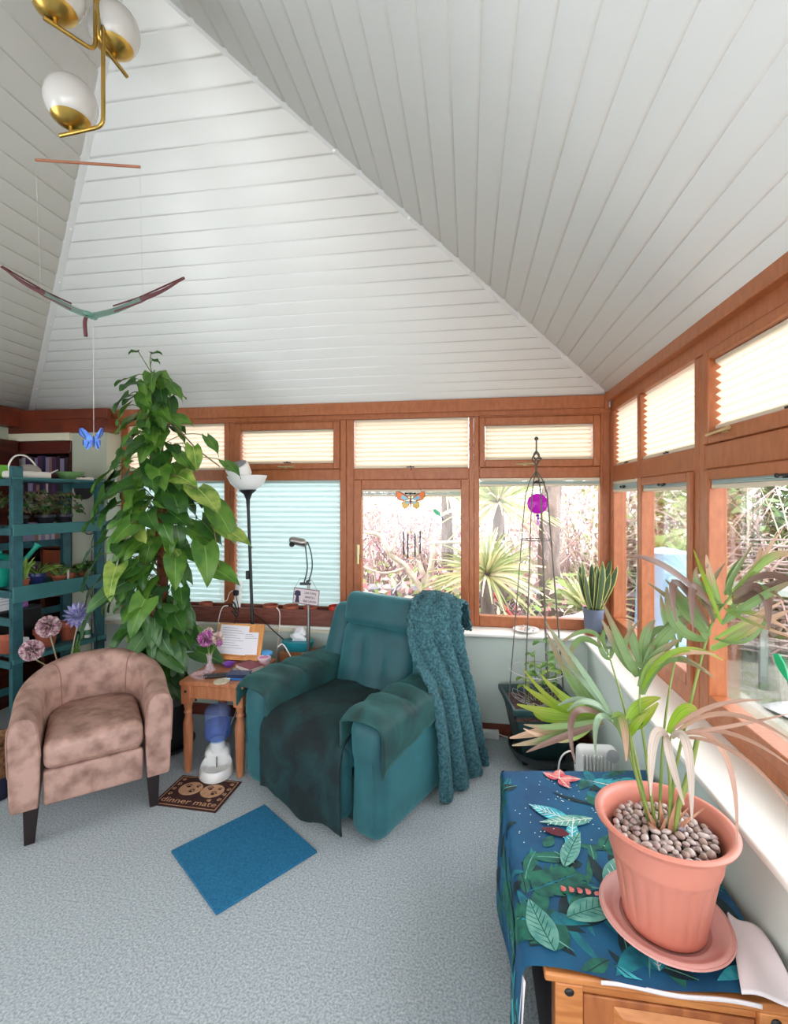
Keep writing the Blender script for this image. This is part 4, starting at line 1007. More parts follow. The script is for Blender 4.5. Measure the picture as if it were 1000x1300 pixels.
# ---- garden obelisk in the square planter
OB = (.425, 3.165)
tr = thing('plant_trolley', 'round dark plant trolley on castors under the square green planter', 'trolley', (OB[0] + .05, OB[1] - .01, 0))
DGREY = mat('dark_grey_plastic', (52, 58, 60), .5)
g = G(); g.lathe([(0, .055), (.17, .055), (.205, .065), (.222, .10), (.228, .10), (.228, .09), (.21, .055), (.18, .045), (0, .045)], 48); g.build('tray', DGREY, tr)
for a in (.6, 2.2, 3.7, 5.3):
    g = G(); g.M = Matrix.Translation((.15 * math.cos(a), .15 * math.sin(a), .022)) @ Matrix.Rotation(math.pi / 2, 4, 'X'); g.lathe([(0, -.012), (.018, -.012), (.022, -.008), (.022, .008), (.018, .012), (0, .012)], 18); g.build('castor', BLACK, tr)
pl = thing('square_planter', 'square dark green plastic planter holding the metal obelisk', 'planter', (OB[0] + .01, OB[1], .056), math.radians(9))
PGREEN = mat('planter_green_plastic', (34, 66, 68), .42, c2=(28, 56, 58), scale=4)
g = G()
def sq(h): return [(-h, -h), (h, -h), (h, h), (-h, h)]
vs = []; rings = [(.125, 0), (.128, .01), (.186, .30), (.188, .30), (.205, .302), (.208, .312), (.208, .336), (.203, .342), (.192, .342), (.188, .335), (.180, .285)]
for h, z in rings: vs += [(x, y, z) for x, y in sq(h)]
fs = [(3, 2, 1, 0)]
for i in range(len(rings) - 1): fs += [(i * 4 + j, i * 4 + (j + 1) % 4, i * 4 + 4 + (j + 1) % 4, i * 4 + 4 + j) for j in range(4)]
g.add(vs, fs); g.build('body', PGREEN, pl, bevel=.012, seg=3, angle=60)
g = G(); g.box(-.183, .183, -.183, .183, .26, .292); g.build('soil', mat('red_brown_compost', (104, 76, 72), .95, c2=(52, 36, 34), scale=70, bump=.008, bscale=90), pl)
ob = thing('garden_obelisk', 'tall rusty metal garden obelisk standing in the green planter', 'obelisk', (OB[0], OB[1], .349))
IRON = mat('weathered_iron', (112, 108, 98), .55, .5, c2=(90, 86, 80), scale=30); IRONP = mat('pale_wire', (176, 172, 172), .5, .4)
TOPZ = 1.475
for k in range(8):
    a = 2 * math.pi * (k + .35) / 8; c, s = math.cos(a), math.sin(a)
    P = [(.185 * c, .185 * s, 0), (.13 * c, .13 * s, .65), (.078 * c, .078 * s, 1.27), (.062 * c, .062 * s, 1.36), (.038 * c, .038 * s, 1.43), (.006 * c, .006 * s, TOPZ)]
    g = G(); g.tube(smoothpath(P, 5), .0032, 6); g.build('leg', IRON, ob)
for z, r, m in ((1.045, .0985, IRON), (.215, .168, IRONP)):
    g = G(); g.tube([(r * math.cos(2 * math.pi * i / 36), r * math.sin(2 * math.pi * i / 36), z) for i in range(36)], .003, 6, closed=True); g.build('ring', m, ob)
fin = G(); fin.tube([(0, 0, TOPZ - .03), (0, 0, TOPZ + .04)], [.008, .005], 8)
fin.tube([(0, 0, TOPZ + .135), (0, 0, TOPZ + .20)], .005, 8); fin.ball((0, 0, TOPZ + .213), .013, 12, 8)
for k in range(4):
    fin.tube([(math.sin(math.pi * t) * .026 * math.cos(k * math.pi / 2 + t * 3.4), math.sin(math.pi * t) * .026 * math.sin(k * math.pi / 2 + t * 3.4), TOPZ + .04 + .095 * t) for t in [i / 14 for i in range(15)]], .0042, 6)
fo = fin.build('finial', IRON, ob)
net = thing('wire_netting', 'pale wire netting bowl over soil inside the obelisk', 'wire netting', (OB[0], OB[1] - .005, .351))
g = G(); rnd = random.Random(8)
for k in range(14):
    a = 2 * math.pi * k / 14; g.tube([(.155 * math.cos(a + q * .7) * math.cos(q * 1.3), .155 * math.sin(a + q * .7) * math.cos(q * 1.3), .004 + .06 * (1 - q)) for q in [i / 8 for i in range(9)]], .0015, 4)
    g.tube([(.155 * math.cos(a - q * .7) * math.cos(q * 1.3), .155 * math.sin(a - q * .7) * math.cos(q * 1.3), .004 + .06 * (1 - q)) for q in [i / 8 for i in range(9)]], .0015, 4)
g.build('mesh', IRONP, net)
sd = thing('seedling', 'small green leafy shoots growing up inside the metal obelisk', 'plant', (OB[0], OB[1], .349))
g = G(); rnd = random.Random(12); sg = G()
for (x, y, h) in ((-.06, -.05, .22), (.02, -.03, .25), (.07, .02, .40), (.10, -.05, .30), (-.01, .05, .30), (.12, .03, .2)):
    sg.tube([(x, y, 0), (x + .01, y, h * .5), (x + .004, y, h)], .0025, 5)
    for q in range(3):
        a = rnd.uniform(0, 6.28); g.cur = rnd.choice([0, 1]); heart(g, Vector((x, y, h * (.6 + .2 * q))), Vector((math.cos(a), math.sin(a) * .5, -.1)), Vector((0, -.4, 1)), rnd.uniform(.06, .095), rnd.uniform(.02, .03), .2, .2, 6)
g.build('leaves', [LEAFM[1], LEAFM[2]], sd); sg.build('stem', STEMG, sd)
# ================================================================ HANGING THINGS
OPAL = mat('opal_glass', (204, 200, 196), .25, spec=.6, coat=.3)
pl_ = thing('pendant_lamp', 'brushed brass pendant lamp with three white opal glass globes', 'lamp', (-1.15, 1.352, 3.44))
g = G(); g.lathe([(0, 0), (.06, 0), (.06, -.018), (.05, -.03), (0, -.03)], 28); g.build('ceiling_rose', BRASS, pl_)
def armlamp(ox, oy, zb, ex, ey, gpar):
    z = zb - 3.44
    e = Vector((ex, ey, z)); b = Vector((ox, oy, z)); d = (e - b); L = d.length; d.normalize()
    g = G(); g.tube([(ox, oy, -.02), (ox, oy, z + .03)] + bez((ox, oy, z + .03), (ox, oy, z), tuple(b + d * .03), 6)[1:] + [tuple(e)], .0062, 12); a = g.build('arm', BRASS, pl_)
    c = b + d * L * gpar
    g = G(); g.tube([tuple(c), tuple(c + Vector((0, 0, .02)))], .006, 10); R = .078
    g.lathe([(R * math.sin(t) * .99, .02 + R - R * math.cos(t) * 1.01) for t in [i / 10 * .82 for i in range(11)]], 32, tuple(c)); g.build('cup', BRASS, a)
    g = G(); g.ball(tuple(c + Vector((0, 0, .022 + R))), .0765, 40, 26); g.build('globe', OPAL, a)
armlamp(.008, .008, 2.83, -.160, .022, .74)
armlamp(-.008, -.006, 3.055, -.075, -.125, .78)
armlamp(.004, -.010, 3.09, .0, .125, .55)
bird = thing('bird_mobile', 'hanging flapping bird mobile with green and dark red wings', 'mobile', (-1.239, 1.426, 2.26))
WG = mat('mobile_green', (98, 138, 124), .4); WR = mat('mobile_maroon', (92, 42, 48), .5)
for sx, tip in ((-1, (-.298, -.046, .165)), (1, (.303, .048, .128))):
    T_ = Vector(tip); g = G(); ch = Vector((-.58, .66, .47)) ; m = T_ * .52 + Vector((0, 0, -.012))
    for cur, a, b, w0, w1 in ((0, Vector((0, 0, 0)), m, .055, .045), (1, m, T_, .045, .012)):
        g.cur = cur; n = 6; up = Vector((0, 0, .002)); vs = []
        for i in range(n + 1):
            t = i / n; p = a + (b - a) * t + Vector((0, 0, -.008 * math.sin(math.pi * t))); w = w0 + (w1 - w0) * t
            vs += [p - ch * w, p + ch * w, p + ch * w + up, p - ch * w + up]
        fs = []
        for i in range(n): fs += [(i * 4 + j, i * 4 + (j + 1) % 4, i * 4 + 4 + (j + 1) % 4, i * 4 + 4 + j) for j in range(4)]
        fs += [(0, 1, 2, 3), (n * 4, n * 4 + 1, n * 4 + 2, n * 4 + 3)]; g.add(vs, fs)
    g.cur = 1; g.tube([tuple(m * .45 - ch * .052), tuple(m - ch * .046), tuple(T_ - ch * .012)], .0028, 5); g.tube([tuple(m * .45 + ch * .052), tuple(m + ch * .046), tuple(T_ + ch * .012)], .0028, 5)
    g.build('wing', [WG, WR], bird)
g = G(); g.ball((0, -.006, 0), (.009, .030, .011), 12, 10); g.build('body', WG, bird)
g = G(); g.tube(smoothpath([(.0, -.02, .0), (-.004, -.026, -.03), (-.002, -.024, -.075)], 4), [.006] * 9, 8); g.build('head', WR, bird)
g = G(); g.tube([(-.186, -.029, .52), (.158, .025, .497)], .0045, 8); g.build('rod', mat('copper_rod', (178, 118, 92), .4, .6), bird)
for a, b in (((-.186, -.029, .52), (-.165, -.03, .085)), ((.158, .025, .497), (.165, .03, .07)), ((-.012, -.002, .51), (-.012, .0, 1.155))):
    g = G(); g.tube([a, b], .0004, 4); g.build('string', STRING, bird)
bb = thing('butterfly_ornament', 'small blue butterfly ornament hanging on a long clear line', 'ornament', (-1.236, 1.430, 1.849), math.radians(8))
BL1 = mat('butterfly_blue', (84, 140, 222), .45, c2=(40, 84, 176), scale=60); BL2 = mat('butterfly_navy', (34, 52, 110), .5)
def butterfly_wing(g, sx, s, z0=0., y=0., th=.0012):
    up_ = [(0, .0), (.35, .55), (.75, .95), (1.0, .9), (.98, .45), (.7, .12), (.3, -.05)]; lo_ = [(0, -.02), (.3, -.05), (.7, -.02), (.72, -.45), (.45, -.85), (.2, -.6)]
    for poly in (up_, lo_):
        n = len(poly); vs = [(sx * x * s, y - abs(x) * s * .35, z * s + z0) for x, z in poly] + [(sx * x * s, y - abs(x) * s * .35 + th, z * s + z0) for x, z in poly]
        g.add(vs, [tuple(range(n)), tuple(range(n, 2 * n))[::-1]] + [(i, (i + 1) % n, n + (i + 1) % n, n + i) for i in range(n)])
for sx in (-1, 1):
    g = G(); butterfly_wing(g, sx, .040); w = g.build('wing', BL1, bb, smooth=False)
    g = G(); 
    for a, b in (((.02, .005), (.036, .034)), ((.02, .0), (.038, .016)), ((.012, -.008), (.02, -.03)), ((.0385, .036), (.039, .016)), ((.028, -.002), (.028, -.02))): g.tube([(sx * a[0], -.002 - a[0] * .35, a[1]), (sx * b[0], -.002 - b[0] * .35, b[1])], .0014, 4)
    g.build('vein', BL2, w)
g = G(); g.ball((0, -.001, -.006), (.0035, .0035, .02), 8, 8); g.build('body', BL2, bb)
g = G(); g.tube([(0, 0, .012), (0, -.004, .40)], .0006, 4); g.build('string', STRING, bb)
# wind chime
wc = thing('wind_chime', 'wind chime with orange stained glass butterfly and four dark tubes', 'wind chime', (-.425, 3.535, 1.645))
ORG = mat('chime_orange', (236, 118, 44), .35); YEL = mat('chime_yellow', (228, 184, 84), .35); BLU = mat('chime_pale_blue', (130, 190, 214), .35); LEAD = mat('chime_lead', (62, 40, 52), .5)
for sx in (-1, 1):
    up_ = [(0.004, .008), (.045, .04), (.085, .062), (.105, .064), (.106, .03), (.09, .004), (.05, -.006)]; lo_ = [(.004, -.004), (.045, -.01), (.062, -.016), (.062, -.05), (.045, -.066), (.022, -.05)]
    for poly, mt, hot in ((up_, ORG, [((.012, .008), (.06, .038), (.075, .012), (.04, .0))]), (lo_, YEL, [((.008, -.008), (.04, -.014), (.03, -.034))])):
        g = G(); n = len(poly); vs = [(sx * x, -x * .2, z) for x, z in poly] + [(sx * x, -x * .2 + .002, z) for x, z in poly]
        g.add(vs, [tuple(range(n)), tuple(range(n, 2 * n))[::-1]] + [(i, (i + 1) % n, n + (i + 1) % n, n + i) for i in range(n)]); w = g.build('wing', mt, wc, smooth=False)
        g = G()
        for h in hot: g.add([(sx * x, -x * .2 - .001, z) for x, z in h], [tuple(range(len(h)))])
        g.build('inlay', BLU, w, smooth=False)
        g = G(); g.tube([(sx * x, -x * .2, z) for x, z in poly], .0022, 5, closed=True)
        g.build('rim', LEAD, w)
g = G(); g.ball((0, -.004, -.002), (.006, .006, .034), 10, 8); g.build('body', LEAD, wc)
g = G(); g.tube([(-.085, -.015, .05), (0, .0, .232), (.085, -.015, .055)], .0012, 4); g.build('chain', LEAD, wc)
g = G(); g.tube([(0, -.002, .225), (0, .034, .24)], .004, 6); g.build('hook', LEAD, wc)
for (x, z1, L) in ((-.052, -.235, .170), (-.020, -.250, .180), (.033, -.245, .175), (.071, -.228, .165)):
    g = G(); g.tube([(x, -.01, z1), (x, -.01, z1 - L)], .0055, 10); tb = g.build('tube', mat('chime_tube', (52, 54, 62), .35, .7), wc)
    g = G(); g.tube([(x, -.01, z1), (x * .5, -.01, -.06)], .0006, 4); g.build('string', STRING, tb)
g = G(); g.lathe([(0, 0), (.02, .004), (.02, .010), (0, .014)], 16, (.002, -.01, -.435)); g.build('clapper', ORG, wc)
# purple sun catcher
pc = thing('sun_catcher', 'round purple glass sun catcher hanging inside the window behind the obelisk', 'sun catcher', (.485, 3.545, 1.62))
g = G(); g.M = Matrix.Rotation(math.pi / 2, 4, 'X'); g.lathe([(0, -.003), (.066, -.003), (.072, 0), (.066, .003), (0, .003)], 36); g.build('disc', sheer('purple_glass', (196, 40, 190), .55, rough=.15), pc)
for k, (z, r) in enumerate(((-.085, .012), (-.105, .009), (-.122, .011), (-.142, .014))):
    g = G(); g.ball((.004 * (k % 2), 0, z), r, 12, 8); g.build('bead', sheer('purple_bead', (150, 60, 190), .5, rough=.15) if k < 2 else sheer('clear_bead', (226, 190, 226), .5, rough=.15), pc)
g = G(); g.tube([(0, 0, .07), (0, .03, .155)], .0008, 4); g.build('string', STRING, pc)
g = G(); g.lathe([(0, .0), (.016, .002), (.02, .012), (.008, .02), (0, .02)], 16, (0, .02, .145)); g.build('sucker', mat('dull_rubber', (70, 60, 66), .6), pc)
def glassbird(loc, label, rz=0., s=1.):
    h = thing('bird_sticker', label, 'ornament', loc, rz)
    g = G(); body = [(-.034, .024), (-.012, .030), (.010, .014), (.022, -.008), (.030, -.03), (.012, -.022), (-.012, -.008), (-.026, .006)]
    n = len(body); vs = [(x * s, 0, z * s) for x, z in body] + [(x * s, .004, z * s) for x, z in body]
    g.add(vs, [tuple(range(n)), tuple(range(n, 2 * n))[::-1]] + [(i, (i + 1) % n, n + (i + 1) % n, n + i) for i in range(n)]); g.build('body', sheer('green_glass_bird', (60, 190, 140), .4, rough=.2), h, smooth=False)
    g = G(); g.tube([(.028 * s, .002, -.028 * s), (.044 * s, .002, -.052 * s)], [.004 * s, .006 * s], 6); g.build('tail', mat('slate_tail', (70, 78, 100), .4), h)
glassbird((-.235, 3.630, 1.548), 'green glass hummingbird stuck on the window right of the wind chime')
glassbird((1.030, 1.785, 1.09), 'green glass hummingbird on the right wall window near photo edge', math.radians(-90), 1.3)

# ================================================================ BACK SILL
wp = thing('wooden_trough', 'long reddish wooden planter trough standing on the back window sill', 'planter', (-1.62, 3.495, .7145))
RCED = mat('red_cedar_plank', (134, 78, 64), .6, c2=(104, 54, 44), scale=4, stretch=(1.2, 4, 9), dist=1.5, lo=.35, hi=.7)
for nm, b in (('front_board', (-.88, .88, -.085, -.063, 0, .116)), ('back_board', (-.88, .88, .048, .070, 0, .116)), ('bottom', (-.86, .86, -.062, .047, .0, .016)), ('end_board', (-.88, -.858, -.062, .047, 0, .116)), ('end_board', (.858, .88, -.062, .047, 0, .116))):
    g = G(); g.box(*b); g.build(nm, RCED, wp, bevel=.003)
def clay(loc, label, r=.055, h=.07, m=TERRA, soil=True, cat='plant pot', group=None, nm='clay_pot'):
    t = thing(nm, label, cat, loc, 0, group); g = G(); g.lathe([(0, 0), (r * .68, 0), (r * .88, h * .68), (r * .9, h * .7), (r, h * .72), (r, h), (r * .9, h), (r * .86, h * .78), (0, h * .78)], 28); g.build('body', m, t, angle=50)
    if soil: g = G(); g.lathe([(r * .87, h * .83), (0, h * .86)], 20); g.build('soil', SOIL, t)
    return t
for x, lab, r, m in ((-2.03, 'clay pot at the left end of the trough, below the climbing plant', .05, TERRA), (-1.50, 'wide clay pot in the trough just right of the floor lamp pole', .060, TERRA), (-1.335, 'wide clay pot in the trough between floor lamp and hanging sign', .060, TERRA), (-1.18, 'clay pot in the trough just behind the hanging dog sign', .055, TERRA)):
    clay((x, 3.487, .7315), lab, r, .115, m, group='clay pots in the wooden trough')
clay((-.985, 3.487, .7315), 'bright red pot in the trough beside the recliner headrest', .052, .125, mat('bright_red_plastic', (206, 58, 44), .4), nm='red_pot'); 
clay((-.87, 3.487, .7315), 'second bright red pot in the trough, half behind the recliner', .052, .13, mat('bright_red_plastic', (206, 58, 44), .4), nm='red_pot')
ps = thing('extension_lead', 'white extension socket strip with a black plug standing in the trough', 'extension lead', (-1.76, 3.45, .731), 0, rot=(math.radians(-4), math.radians(3), 0))
g = G(); g.rbox((0, 0, .15), (.052, .032, .29), .016, 4); g.build('socket_strip', WHITEP, ps)
g = G(); g.rbox((-.004, -.032, .205), (.045, .034, .044), .014, 4); g.build('plug', BLACK, ps)
g = G(); g.rbox((.004, -.026, .105), (.048, .03, .10), .010, 4); pk = g.build('plug', WHITEP, ps)
for k in range(3):
    g = G(); g.tube(smoothpath([(-.022, -.043, .14 - .035 * k), (.0, -.046, .125 - .035 * k), (.012, -.046, .10 - .03 * k), (.026, -.043, .085 - .03 * k)], 4), .0055, 6); g.build('stripe', BLACK, pk)
g = G(); g.tube(smoothpath([(.004, -.05, .19), (.03, -.055, .13), (.042, -.06, .06), (.03, -.075, .01), (.04, -.10, -.02), (.05, -.105, -.14)], 6), .0035, 6); g.build('black_cable', BLACK, ps)
g = G(); g.tube(smoothpath([(-.026, -.02, .22), (-.06, -.02, .20), (-.08, -.02, .14), (-.12, -.03, .15), (-.13, -.04, .28), (-.14, -.05, .5)], 6), .0032, 6); g.build('white_cable', CABLEW, ps)
for pts, lab in ((((-1.80, 3.40, .845), (-1.835, 3.392, .838), (-1.86, 3.385, .78), (-1.87, 3.37, .66), (-1.86, 3.36, .45), (-1.85, 3.34, .2), (-1.80, 3.33, .05), (-1.78, 3.30, .006)), 'white cable hanging over the trough front left of the document stand'), (((-1.42, 3.42, .838), (-1.41, 3.40, .842), (-1.385, 3.392, .80), (-1.39, 3.385, .66), (-1.405, 3.37, .45), (-1.42, 3.35, .10), (-1.46, 3.30, .006)), 'white cable hanging over the trough front right of the document stand')):
    g = G(); g.tube(smoothpath(pts, 6), .004, 6); tag(g.build('power_cable', CABLEW), lab, 'cable')
g = G(); g.tube(smoothpath([(-1.60, 3.39, .80), (-1.5, 3.38, .74), (-1.40, 3.37, .66), (-1.25, 3.37, .56), (-1.05, 3.40, .50), (-.8, 3.405, .47)], 6), .004, 6); tag(g.build('power_cable', BLACK), 'black cable sagging along the wall below the wooden trough', 'cable')
g = G(); g.tube(smoothpath([(-1.29, 3.12, .64), (-1.26, 3.13, .66), (-1.22, 3.12, .62), (-1.19, 3.13, .53), (-1.19, 3.14, .3), (-1.2, 3.05, .05), (-1.3, 3.1, .006)], 6), .004, 6); tag(g.build('power_cable', CABLEW), 'white cable looping down beside the teal tissue box', 'cable')
g = G(); g.tube(smoothpath([(-1.74, 3.2, .006), (-1.68, 3.1, .05), (-1.6, 3.05, .12), (-1.53, 3.07, .30), (-1.50, 3.125, .5)], 6), .004, 6); tag(g.build('power_cable', CABLEW), 'white cable curling under the pine side table', 'cable')

# shells dish, glass jar
sh_ = thing('shell_dish', 'shallow dish of pale shells and beads on sill behind the obelisk', 'dish', (.40, 3.50, .7145))
g = G(); g.lathe([(0, 0), (.05, 0), (.085, .018), (.09, .022), (.083, .022), (.05, .006), (0, .006)], 32); g.build('dish', WHITEP, sh_)
shm = [mat('shell_cream', (226, 214, 200), .4), mat('shell_pink', (222, 186, 178), .4), mat('shell_blue', (150, 178, 190), .4), mat('shell_grey', (168, 162, 158), .4)]
rnd = random.Random(3)
for k in range(26):
    a = rnd.uniform(0, 6.28); r = rnd.uniform(0, .068); s = rnd.uniform(.008, .014); R = Euler((rnd.uniform(0, 3), rnd.uniform(0, 3), 0)).to_matrix()
    g = G(); g.ball((.40 + r * math.cos(a), 3.50 + r * math.sin(a), .7145 + .014 + s * .7 + rnd.uniform(0, .008)), (s, s * .8, s * .5), 10, 6, R)
    tag(g.build('shell', shm[k % 4]), 'small %s shell lying in the shallow dish on the back sill' % ('cream', 'pink', 'blue', 'grey')[k % 4], 'shell', '%s shells in the dish' % ('cream', 'pink', 'blue', 'grey')[k % 4])
jr = thing('glass_tumbler', 'clear patterned glass tumbler on the right sill near the snake plant', 'glass', (.875, 3.20, .7145))
g = G(); g.lathe([(0, 0), (.030, 0), (.036, .006), (.042, .09), (.039, .09), (.033, .010), (0, .008)], 28, fn=lambda a, i: 1 + .02 * math.cos(14 * a)); g.build('glass', glassy('tumbler_glass', (226, 232, 230), .3, .08), jr)

# ================================================================ LAMPS
fl = thing('floor_lamp', 'black uplighter floor lamp with white bowl standing behind the side table', 'lamp', (-1.475, 3.19, 0), 0, rot=(0, math.radians(-2.2), 0))
g = G(); g.lathe([(0, 0), (.125, 0), (.125, .012), (.11, .022), (.02, .03), (0, .03)], 36); g.build('base', BLACK, fl)
g = G(); g.tube([(0, 0, .02), (0, 0, 1.62)], .011, 12); po = g.build('pole', BLACK, fl)
g = G(); g.lathe([(.012, 1.60), (.014, 1.65), (.03, 1.69), (.062, 1.715), (.05, 1.72), (0, 1.72)], 28); g.build('neck', BLACK, fl)
g = G(); g.lathe([(.05, 1.716), (.085, 1.735), (.115, 1.765), (.138, 1.815), (.134, 1.816), (.110, 1.77), (.08, 1.742), (0, 1.73)], 40); g.build('bowl', WHITEP, fl, angle=60)
g = G(); g.rbox((-.018, -.012, 1.12), (.022, .022, .06), .006, 3); g.build('foot_switch', BLACK, po)
spk = thing('smart_speaker', 'white round speaker with grey slanted top sitting in the lamp bowl', 'speaker', (-1.568, 3.165, 1.80), 0, rot=(math.radians(30), math.radians(-14), 0))
g = G(); g.lathe([(0, 0), (.062, 0), (.075, .012), (.082, .085), (.078, .10), (0, .10)], 36); g.build('body', WHITEP, spk, bevel=.004)
g = G(); g.lathe([(0, .101), (.072, .101), (.074, .103), (.07, .105), (0, .105)], 36); tp = g.build('top_panel', mat('speaker_grey', (150, 152, 158), .5), spk)
g = G(); g.rbox((0, 0, .1065), (.03, .01, .002), .001, 2); g.build('emblem', mat('emblem_dark_grey', (96, 98, 104), .5), tp)
rl_ = thing('reading_lamp', 'brushed steel reading lamp with twin curved arms between trough and recliner', 'lamp', (-1.092, 3.185, 0)); rl_.scale = (1.08, 1.08, .957)
g = G(); g.lathe([(0, 0), (.055, 0), (.055, .012), (.05, .02), (0, .02)], 32); g.build('base', CHROME, rl_)
g = G(); g.tube([(0, 0, .02), (0, 0, 1.11)], .0095, 12); po = g.build('pole', CHROME, rl_)
g = G(); g.cbox((-.022, 0, 1.115), (.07, .018, .018)); g.tube([(-.002, -.02, 1.135), (-.002, .02, 1.135)], .010, 10); g.build('joint', DGREY, rl_, bevel=.003)
for dx in (0, -.026):
    g = G(); g.tube(smoothpath([(-.006 + dx, 0, 1.115), (.022 + dx * 1.2, 0, 1.22), (.018 + dx * 1.3, 0, 1.33), (-.008 + dx * .7, 0, 1.42)], 8), .0045, 8); g.build('arm', DGREY, rl_)
g = G(); g.M = Matrix.Translation((-.065, -.01, 1.418)) @ Matrix.Rotation(math.radians(12), 4, 'Y') @ Matrix.Rotation(math.radians(-22), 4, 'X'); g.rbox((0, 0, 0), (.115, .085, .052), .026, 6); hd = g.build('head', CHROME, rl_)
g = G(); g.M = Matrix.Translation((-.092, -.048, 1.402)) @ Matrix.Rotation(math.radians(68), 4, 'X'); g.lathe([(0, 0), (.018, 0), (.018, .006), (0, .008)], 20); g.build('switch', BLACK, hd)
sg_ = thing('hanging_sign', 'small wooden dog sign with dark lettering hung on the reading lamp', 'sign', (-1.098, 3.155, .985), 0, rot=(0, math.radians(5.5), 0)); sg_.scale = (1.1, 1.1, 1.42)
g = G(); g.box(-.083, .083, -.004, .004, -.038, .038); g.build('board', mat('sign_cream_board', (206, 192, 192), .6), sg_, bevel=.001)
g = G()
for b in ((-.083, .083, .034, .038), (-.083, .083, -.038, -.034), (-.083, -.079, -.034, .034), (.079, .083, -.034, .034)): g.box(b[0], b[1], -.0052, -.0042, b[2], b[3])
g.build('border', mat('sign_border', (112, 96, 104), .6), sg_, smooth=False)
INK = mat('sign_ink', (58, 46, 72), .6)
g = G(); Mx = Matrix.Rotation(math.pi / 2, 4, 'X')
for i, (s_, w) in enumerate((('Love is being', 0), ('owned by a', 0), ('black Labrador', 0))):
    text_bm(g, s_, .0175, Matrix.Translation((.026, -.0052, .020 - .020 * i)) @ Mx @ Matrix.Diagonal((.82, 1.15, 1, 1)), .0003)
g.build('lettering', INK, sg_, smooth=False)
g = G()
def zp(poly, y=-.0055): g.add([(x, y, z) for x, z in poly], [tuple(range(len(poly)))])
zp([(-.056 + .017 * math.cos(a), .012 + .015 * math.sin(a)) for a in [2 * math.pi * i / 20 for i in range(20)]])
zp([(-.074, .022), (-.066, .026), (-.068, .0), (-.077, .004)], -.0056); zp([(-.038, .022), (-.046, .026), (-.044, .0), (-.035, .004)], -.0056)
zp([(-.070, -.032), (-.064, -.004), (-.046, -.004), (-.040, -.032)], -.0054); zp([(-.056 + .009 * math.cos(a), -.001 + .008 * math.sin(a)) for a in [2 * math.pi * i / 14 for i in range(14)]], -.0057)
g.build('dog_picture', mat('sign_dog_ink', (44, 36, 66), .6), sg_, smooth=False)
g = G(); g.tube([(-.078, .0, .036), (-.05, .002, .085), (-.02, .006, .082), (.0, .02, .09), (.03, .004, .075), (.068, .0, .036)], .001, 5); g.build('cord', LEAD, sg_)

# ================================================================ ON THE SIDE TABLE (top z = .560)
TZ = .5605
ds = thing('document_stand', 'pine book stand holding white papers on the side table', 'stand', (-1.545, 3.035, TZ))
g = G(); g.M = Matrix.Rotation(math.radians(-20), 4, 'X'); g.box(-.165, .165, -.008, .006, .012, .245); g.build('back_board', mat('light_pine', (222, 158, 92), .45, c2=(204, 134, 72), scale=5, stretch=(6, 1, 1.2)), ds, bevel=.003)
g = G(); g.M = Matrix.Rotation(math.radians(-20), 4, 'X'); g.box(-.165, .165, -.042, -.008, .006, .020); g.box(-.165, .165, -.042, -.034, .020, .030); g.build('ledge', MATS['light_pine'], ds, bevel=.003)
g = G(); g.box(-.012, .012, .03, .10, 0, .012); g.taper((0, .094, .006), (.024, .012), (0, .075, .17), (.024, .010)); g.build('prop', MATS['light_pine'], ds, bevel=.002)
PAPER = mat('white_paper', (232, 230, 236), .7); PAPERL = mat('paper_print', (150, 150, 164), .7)
for k, (x, z, w, h, r, lab) in enumerate(((-.045, .125, .21, .19, .03, 'large sheet of white paper on the book stand'), (.085, .105, .105, .145, -.03, 'narrow white envelope propped at right on the book stand'))):
    M = Matrix.Translation((-1.545, 3.035, TZ)) @ Matrix.Rotation(math.radians(-20), 4, 'X') @ Matrix.Translation((x, -.0105 - .003 * k, z + .012)) @ Matrix.Rotation(r, 4, 'Y')
    p = thing('paper', lab, 'paper'); p.matrix_world = M
    g = G(); g.box(-w / 2, w / 2, -.001, .001, -h / 2, h / 2); g.build('sheet', PAPER, p, smooth=False)
    g = G()
    for i in range(9 if k == 0 else 3):
        zz = h * (.40 - .085 * i); g.box(-w * .4, w * (.1 + .3 * ((i * 7) % 3) / 2), -.0016, -.0011, zz - .0012, zz + .0012)
    g.build('print', PAPERL, p, smooth=False)
vs_ = thing('glass_vase', 'small clear pinkish glass vase holding flowers on the side table', 'vase', (-1.615, 2.815, TZ))
VG = milky('pink_glass', (226, 200, 214), .80, .08)
g = G(); g.lathe([(0, .002), (.034, .002), (.04, .01), (.03, .03), (.017, .055), (.014, .075), (.020, .11), (.024, .115), (.021, .115), (.011, .075), (.014, .055), (.026, .03), (.034, .012), (0, .01)], 24); g.build('vase', VG, vs_)
dsh = thing('glass_dish', 'clear pinkish glass dish under the vase on the side table', 'dish', (-1.612, 2.775, TZ - .0003))
g = G(); g.lathe([(.0, 0), (.045, 0), (.055, .012), (.062, .022), (.058, .022), (.045, .004), (0, .004)], 24, fn=lambda a, i: 1 + .03 * math.cos(9 * a)); g.build('dish', VG, dsh); dsh.location = (-1.62, 2.725, TZ)
def pompom(g, c, R, n, petal, mats_n, seed, flat=.75):
    rnd = random.Random(seed)
    for k in range(n):
        ph = math.acos(1 - 2 * (k + .5) / n); th = k * 2.39996
        if ph > 2.5: continue
        d = Vector((.45, -.8, .4)).to_track_quat('Z', 'Y') @ Vector((math.sin(ph) * math.cos(th), math.sin(ph) * math.sin(th), math.cos(ph) * flat))
        g.cur = k % mats_n; b = Vector(c) + d * R * .35; tan = d.orthogonal().normalized(); tan = Matrix.Rotation(rnd.uniform(0, 6.28), 3, d.normalized()) @ tan
        ribbon(g, [b, Vector(c) + d * R * .8 + tan * .002, Vector(c) + d * R + Vector((0, 0, -petal * .2))], petal, tan, .4, wfn=lambda q: .35 + .65 * q)
